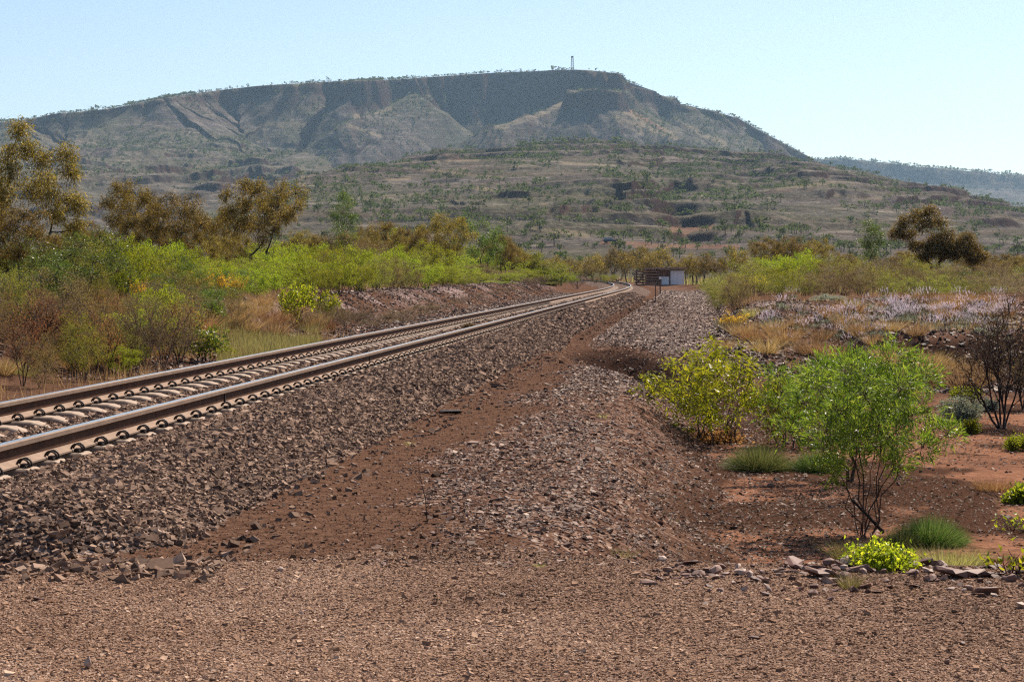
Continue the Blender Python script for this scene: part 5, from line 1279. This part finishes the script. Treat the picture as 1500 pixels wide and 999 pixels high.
def beams(x0, x1, n, y0, name_grp, seed):
    rr = random.Random(seed)
    for i in range(n):
        b = MB(); o_ = rr.uniform(-.12, .12); h0 = i * (H_ - .25) / n
        b.box(X_(x0) + o_, X_(x1) + o_, 0, .85, 0, (H_ - .25) / n * .62)
        o = b.build("stacked_timber", M['timber'], bevel=.01); o.location = (sp[0], YS + y0 + rr.uniform(-.06, .06), zb + h0 + .02)
        reg(name_grp, o); o["category"] = "timber"
        for xx in (x0 + 3, x1 - 3):
            b2 = MB(); b2.box(X_(xx) - .05, X_(xx) + .05, .06, .8, (H_ - .25) / n * .62 + .002, (H_ - .25) / n * .98); sp_ = b2.build("spacer", M['plinth'], o)
beams(930, 945.6, 6, .5, 'stack_a', 1); beams(943, 965.5, 6, -.5, 'stack_b', 2)
# posts on the strip
def post(px, top, base, r, label, cap=None, wire=False):
    p = ground_at(px, base); h = (base - top) * p[1] / FPX
    root = empty("marker_post", p); b = MB(); b.tube([(0, 0, -.2), (.005, 0, h * .5), (0, 0, h)], [r, r * .95, r * .9], 8); b.build("pole", M['postwood'], root)
    if cap:
        b = MB(); b.box(-r * 1.6, r * 1.6, -r * 1.3, r * 1.3, h, h + cap); b.build("cap", M['panel'], root, bevel=.004)
    tag(root, label, "post", "posts beside the track")
post(960, 418, 443, .030, "thin dark post on the gravel strip, left of the thicker one")
post(967, 409, 431, .055, "thicker dark post with pale cap on the gravel strip", cap=.16)
post(1020, 380, 417, .06, "tall dark post at the left end of the right bush belt")
post(834, 405, 414, .05, "short post behind the far rail where the track bends")
post(849, 400, 409, .05, "small post inside the bend beyond the short one")
# lattice tower on the summit
jt = 838.0
def crest(px):
    """distance at which a column of the mountain reaches its skyline"""
    j = int(round(float(np.interp(px, MT[0], np.arange(len(MT[0])))))); q = (MT[1] > 2800) & (MT[1] < 3600)
    return float(MT[1][q][np.argmax(MT[2][q, j] / MT[1][q])])
Yt = crest(jt) + 4
ztop = float(hsample(MT, np.array([jt]), np.array([Yt]))[0]); kt = Yt / FPX
root = empty("lookout_tower", P(jt, 398, Yt) * [1, 1, 0] + [0, 0, ztop - .5]); tag(root, "thin lattice tower with dish platform on the mountain summit", "tower")
Ht = 17.5 * kt; W0 = 2.0 * kt; W1 = 1.25 * kt
b = MB()
for sx in (-1, 1):
    for sy in (-1, 1): b.tube([(sx * W0, sy * W0, 0), (sx * W1, sy * W1, Ht)], .42, 4)
b.build("legs", M['steel'], root)
b = MB()
for q in range(6):
    f0, f1_ = q / 6, (q + 1) / 6; a0, a1 = W0 + (W1 - W0) * f0, W0 + (W1 - W0) * f1_
    for (ax, ay, bx_, by_) in ((-1, -1, 1, -1), (1, -1, 1, 1), (1, 1, -1, 1), (-1, 1, -1, -1)):
        b.tube([(ax * a0, ay * a0, f0 * Ht), (bx_ * a1, by_ * a1, f1_ * Ht)], .13, 4); b.tube([(ax * a1, ay * a1, f1_ * Ht), (bx_ * a1, by_ * a1, f1_ * Ht)], .13, 4)
b.build("bracing", M['steel'], root)
b = MB(); b.box(-W1 * 1.35, W1 * 1.35, -W1 * 1.35, W1 * 1.35, Ht, Ht + .35); b.build("platform", M['plinth'], root)
for sx, zz in ((-1.0, 1.6), (.9, 2.0)):
    b = MB(); b.tube([(sx, -1.3, Ht + zz), (sx, -.9, Ht + zz), (sx, -.6, Ht + zz)], [1.3, 1.1, .4], 14); b.tube([(sx, 0, Ht + .3), (sx, -.2, Ht + zz)], .15, 5); b.build("dish", M['plinth'], root)
# dark vehicle on the far dirt track
ca_ = FH[2][:, int(round(float(np.interp(893, FH[0], np.arange(len(FH[0]))))))] / FH[1]; Yc_ = float(FH[1][np.argmax(ca_ > (398 - 357) / FPX)]); zc_ = float(hsample(FH, np.array([893.]), np.array([Yc_]))[0]); pc = P(893, 398, Yc_)
M['carpaint'] = simple('dark_car_paint', (.025, .03, .045), .3, .2, var=.05); M['glass'] = simple('car_glass', (.25, .3, .36), .08, 0, var=.02); M['tyre'] = simple('tyre', (.02, .02, .02), .9)
root = empty("parked_vehicle", (pc[0], Yc_, zc_)); root.rotation_euler = (0, 0, .2); tag(root, "tiny dark boxy vehicle standing at the foot of the hill", "vehicle")
b = MB(); b.box(-2.2, 2.2, -.9, .9, .45, 1.15); b.build("body", M['carpaint'], root, bevel=.1)
b = MB(); b.box(-2.1, .9, -.8, .8, 1.153, 1.85); b.build("cabin", M['glass'], root, bevel=.12); b = MB(); b.box(-2.0, .8, -.75, .75, 1.853, 1.93); b.build("roof", M['carpaint'], root, bevel=.03)
for sx in (-1.35, 1.35):
    for sy in (-.86, .86):
        b = MB(); b.tube([(sx, sy - .12, .38), (sx, sy + .12, .38)], .38, 12); b.build("wheel", M['tyre'], root)

# ------------------------------------------------------------------ trees on the hills
def clump_tree(seed, nq, q):
    rng = np.random.default_rng(seed); n = nq
    cs = rng.normal(0, 1, (5, 3)) * [.22, .22, .12] + [0, 0, .68]
    c = cs[rng.integers(0, 5, n)] + rng.normal(0, 1, (n, 3)) * [.13, .13, .10]
    d = rng.normal(size=(n, 3)); d /= np.linalg.norm(d, axis=1)[:, None]; s = np.cross(d, rng.normal(size=(n, 3))); s /= np.linalg.norm(s, axis=1)[:, None]
    V = np.stack([c - d * q, c + s * q * .6, c + d * q, c - s * q * .6], 1).reshape(-1, 3)
    tr, tf = tube(np.array([(0, 0, -.15), (.03, 0, .3), (0, .02, .62)]), np.array([.035, .028, .015]), 4)
    F = np.concatenate([np.arange(n * 4).reshape(-1, 4), tf + n * 4]); V = np.concatenate([V, tr])
    return V, F, np.concatenate([np.zeros(n, int), np.ones(len(tf), int)]), np.concatenate([np.repeat(rng.random(n), 4), np.zeros(len(tr))])
HP = []
for i in range(6):
    V, F, mi, T = clump_tree(700 + i, 110, .085)
    o = mesh_np("hillside_tree", V, F, [M['farleaf'], M['darkbark']], tint=T, matidx=mi, link=False); HP.append(o.data)
rng = np.random.default_rng(77)
n = 12000; py_ = rng.uniform(0, 1, n); Yh = 440 + (1750 - 440) * np.sqrt(py_); pxh = rng.uniform(-40, 1540, n)
den = fbm(pxh / 60, Yh / 90, 301); gul = np.exp(-((pxh - 1000) / 60) ** 2) * .2
Ycv = np.interp(pxh, [0, 300, 440, 560, 700, 1100, 1300, 1600], [900, 1000, 1300, 1500, 1650, 1650, 1550, 1400])
k = (den + gul + rng.normal(0, .07, n) > .50) & (Yh < Ycv + 30); pxh, Yh = pxh[k], Yh[k]
# more along the plain edge
n2 = 420; a_ = rng.uniform(-40, 1540, n2); b_ = rng.uniform(440, 760, n2); pxh = np.concatenate([pxh, a_]); Yh = np.concatenate([Yh, b_])
zh = hsample(FH, pxh, Yh); xh = (pxh - 750) / FPX * Yh; sh = rng.lognormal(.98, .3, len(xh))
sh = np.where(Yh < 700, sh * .95, sh)
vis = (pxh > -5) & (pxh < 1505) & (zh > -1.9); order = np.argsort(-(sh / Yh) * vis); ind = order[:290]; rest = order[290:]
print("foothill trees", len(xh), "rest", len(rest))
for i in ind:
    o = bpy.data.objects.new("hillside_tree", HP[int(rng.integers(6))]); col.objects.link(o); s = sh[i]
    o.location = (xh[i], Yh[i], zh[i]); wv = s * rng.uniform(.85, 1.3); o.scale = (wv, wv, s); o.rotation_euler = (0, 0, rng.uniform(0, 6.28))
    o["category"] = "tree"; o["group"] = "small trees dotting the foothill"; o["label"] = "small dark green tree among those dotting the foothill slope"
def merged(name, label, px, Y, z, s, nq, q, seed, wf=(1.0, 1.7)):
    rng = np.random.default_rng(seed); base = [clump_tree(seed + i, nq, q) for i in range(8)]; Vs = []; Fs = []; Ms = []; Ts = []; off = 0
    for i in range(len(px)):
        V, F, mi, T = base[int(rng.integers(8))]; a = rng.uniform(0, 6.28); c_, s_ = math.cos(a), math.sin(a); wv = s[i] * rng.uniform(*wf)
        W = np.stack([(V[:, 0] * c_ - V[:, 1] * s_) * wv, (V[:, 0] * s_ + V[:, 1] * c_) * wv, V[:, 2] * s[i]], -1) + [(px[i] - 750) / FPX * Y[i], Y[i], z[i]]
        Vs.append(W); Fs.append(F + off); Ms.append(mi); Ts.append(T); off += len(V)
    o = mesh_np(name, np.concatenate(Vs), np.concatenate(Fs), [M['farleaf'], M['darkbark']], tint=np.concatenate(Ts), matidx=np.concatenate(Ms)); tag(o, label, "trees", kind="stuff")
merged("foothill_scrub", "countless small dark trees and shrubs dotting the foothill", pxh[rest], Yh[rest], zh[rest], sh[rest] * .85, 30, .15, 800)
n = 30000; px2 = rng.uniform(-60, 1260, n); Y2 = 1800 + 1750 * np.sqrt(rng.random(n)); den = fbm(px2 / 50, Y2 / 110, 311)
k = den + rng.normal(0, .08, n) > .48; px2, Y2 = px2[k], Y2[k]; z2 = hsample(MT, px2, Y2)
merged("mountain_scrub", "countless tiny trees and shrubs scattered over the mountain", px2, Y2, z2, rng.lognormal(1.05, .3, len(px2)), 13, .22, 820)
# skyline trees along the mountain edge and the far ridge
n = 330; px3 = np.where(rng.random(n) < .7, rng.uniform(20, 560, n), rng.uniform(560, 1190, n)); Y3 = np.array([crest(q) for q in px3]) + rng.uniform(-25, 30, n)
k = ~((px3 > 800) & (px3 < 930)); px3, Y3 = px3[k], Y3[k]
merged("skyline_trees", "tiny trees standing along the mountain skyline", px3, Y3, hsample(MT, px3, Y3), rng.lognormal(1.2, .3, len(px3)), 16, .2, 840, (.7, 1.2))
n = 1500; px4 = rng.uniform(1170, 1560, n); Y4 = 4300 + 1120 * rng.random(n); k = rng.random(n) < .3; Y4[k] = 5395 + rng.uniform(-20, 60, k.sum())
merged("ridge_scrub", "tiny trees on the far hazy ridge at right", px4, Y4, hsample(FR, px4, Y4), rng.lognormal(1.75, .3, n), 10, .24, 860)

# ------------------------------------------------------------------ haze
b = MB(); b.box(-9000, 9000, -200, 8500, -4.2, 620)
hz = b.build("haze", []); hz["kind"] = "stuff"; hz["label"] = "thin blue haze in the air before the mountain"; hz["category"] = "haze"
hm = bpy.data.materials.new("haze_air"); hm.use_nodes = True; hm.node_tree.nodes.clear()
vo = hm.node_tree.nodes.new("ShaderNodeVolumePrincipled"); vo.inputs["Color"].default_value = (.48, .74, 1.0, 1); vo.inputs["Density"].default_value = HAZE_DENSITY
vo.inputs["Anisotropy"].default_value = .35
oo = hm.node_tree.nodes.new("ShaderNodeOutputMaterial"); hm.node_tree.links.new(vo.outputs[0], oo.inputs["Volume"]); hz.data.materials.append(hm)

# ------------------------------------------------------------------ drop prototypes that were never placed, then the labels of the series
for fam in PR.values():
    for o in fam:
        if o.name not in put.__defaults__[-1]:
            for c in list(o.children): bpy.data.objects.remove(c)
            bpy.data.objects.remove(o)
series(SLEEPERS, "pale dusty concrete sleeper crossing under", "the two rails", "sleepers of the railway track")
W_ = {'backrusty': ("small rusty brown tree", "rising behind the bushes left of the track", "small rusty trees behind the bush belt"),
      'belt_lime_front': ("lime green bush", "in the front rows on the cutting bank", "front bushes on the cutting bank"), 'belt_lime_back': ("lime green bush", "in the rear rows on the cutting bank", "rear bushes on the cutting bank"),
      'belt_olive_front': ("olive yellow bush", "in the front rows on the cutting bank", "front bushes on the cutting bank"), 'belt_olive_back': ("olive yellow bush", "in the rear rows on the cutting bank", "rear bushes on the cutting bank"),
      'belt_brown_front': ("greyish brown bush", "in the front rows on the cutting bank", "front bushes on the cutting bank"), 'belt_brown_back': ("greyish brown bush", "in the rear rows on the cutting bank", "rear bushes on the cutting bank"),
      'belt_bare_back': ("brown leafless bush", "behind the front lime bushes", "rear bushes on the cutting bank"), 'belt_bare_front': ("brown leafless bush", "in front of the lime bushes near the bend", "front bushes on the cutting bank"),
      'left_greenbush': ("dark green shrub", "in the thicket at far left", "thicket shrubs at far left"), 'left_olive': ("olive shrub", "in the thicket at far left", "thicket shrubs at far left"),
      'left_red': ("dull red shrub", "in the thicket at far left", "thicket shrubs at far left"), 'left_lime': ("lime bush", "in the thicket at far left", "thicket shrubs at far left"), 'left_brown': ("brown fine twigged shrub", "in the thicket at far left", "thicket shrubs at far left"),
      'left_bare': ("bare purple brown twiggy shrub", "along the foot of the left bank", "bare shrubs along the left bank"), 'left_broad': ("small broad leaved shrub", "beside the orange flowers", "broad leaved shrubs on the left bank"),
      'left_orange': ("shrub with orange flowers", "on the left bank", "orange flowering shrubs"), 'bank_drytuft': ("straw tussock", "on the grassy bank left of the track", "tussocks on the left bank"), 'bank_orangetuft': ("orange tussock", "on the grassy bank left of the track", "tussocks on the left bank"), 'bank_palelow': ("olive tussock", "on the grassy bank left of the track", "tussocks on the left bank"),
      'foot_drytuft': ("straw tussock", "under the bare twigs at the foot of the left bank", "tussocks at the foot of the left bank"), 'foot_orangetuft': ("orange tussock", "under the bare twigs at the foot of the left bank", "tussocks at the foot of the left bank"), 'foot_palelow': ("olive tussock", "under the bare twigs at the foot of the left bank", "tussocks at the foot of the left bank"),
      'right_rusty': ("rusty brown tree", "rising behind the right bush belt", "rusty trees behind the right belt"),
      'rbelt_olive': ("olive shrub", "in the belt above the lilac flowers", "shrubs in the right belt"), 'rbelt_brown': ("dusty brown shrub", "in the belt above the lilac flowers", "shrubs in the right belt"),
      'rbelt_lime': ("lime green bush", "in the belt right of the gravel strip", "shrubs in the right belt"), 'rbelt_yellowfl': ("shrub with yellow flowers", "at the front of the right belt", "shrubs in the right belt"),
      'plain_tree': ("small brown tree", "on the plain around the bend and shed", "trees on the plain"),
      'mound_drytuft': ("straw tussock", "on the rocky mound at right", "tussocks on the rocky mound"), 'mound_orangetuft': ("orange tussock", "on the rocky mound at right", "tussocks on the rocky mound"), 'mound_palelow': ("olive tussock", "on the rocky mound at right", "tussocks on the rocky mound"),
      'scarp_grass': ("tall brown tussock", "at the foot of the dark scarp", "tussocks below the dark scarp"), 'top_orange': ("orange tussock", "among the lilac flowers on the mound top", "orange grass on the mound top"),
      'lilac': ("lilac flowering plant", "in the drift on the rocky mound", "lilac flowers on the mound"), 'stack_a': ("long old timber", "in the lower left stack beside the shed", "stacked timbers left of the shed"), 'stack_b': ("long old timber", "in the stack touching the shed", "stacked timbers at the shed")}
for k_, v_ in ser.items():
    if k_.startswith('stack'):
        ORDS = ["lowest", "second lowest", "third from bottom", "third from top", "second from top", "topmost"]
        for i, o in enumerate(sorted(v_, key=lambda o: o.location.z)): o["label"] = f"{W_[k_][0]} {W_[k_][1]}, {ORDS[min(i, 5)]}"; o["group"] = W_[k_][2]
    else: series(v_, *W_[k_])
for o in bpy.data.objects:
    for q in ("_h", "_w"):
        if q in o: del o[q]
    if o.parent is not None:
        for q in ("category", "group"):
            if q in o: del o[q]
for nm, lb in (("strip_pebbles", "fine pebbles on the bare brown strip beside the ballast"), ("far_rock_flakes", "pale flakes on the gravel strip stretching to the shed"), ("mound_rubble", "dark broken rock over the mound at right"),
               ("notch_rubble", "dark rubble in the eroded notch of the berm"), ("bank_rubble", "purple grey rubble on the cutting bank left of the track"), ("basin_pebbles", "pebbles scattered over the low red ground")):
    o = bpy.data.objects[nm]; o["label"] = lb; o["category"] = "pebbles"; o["kind"] = "stuff"
print("objects", len(bpy.data.objects))
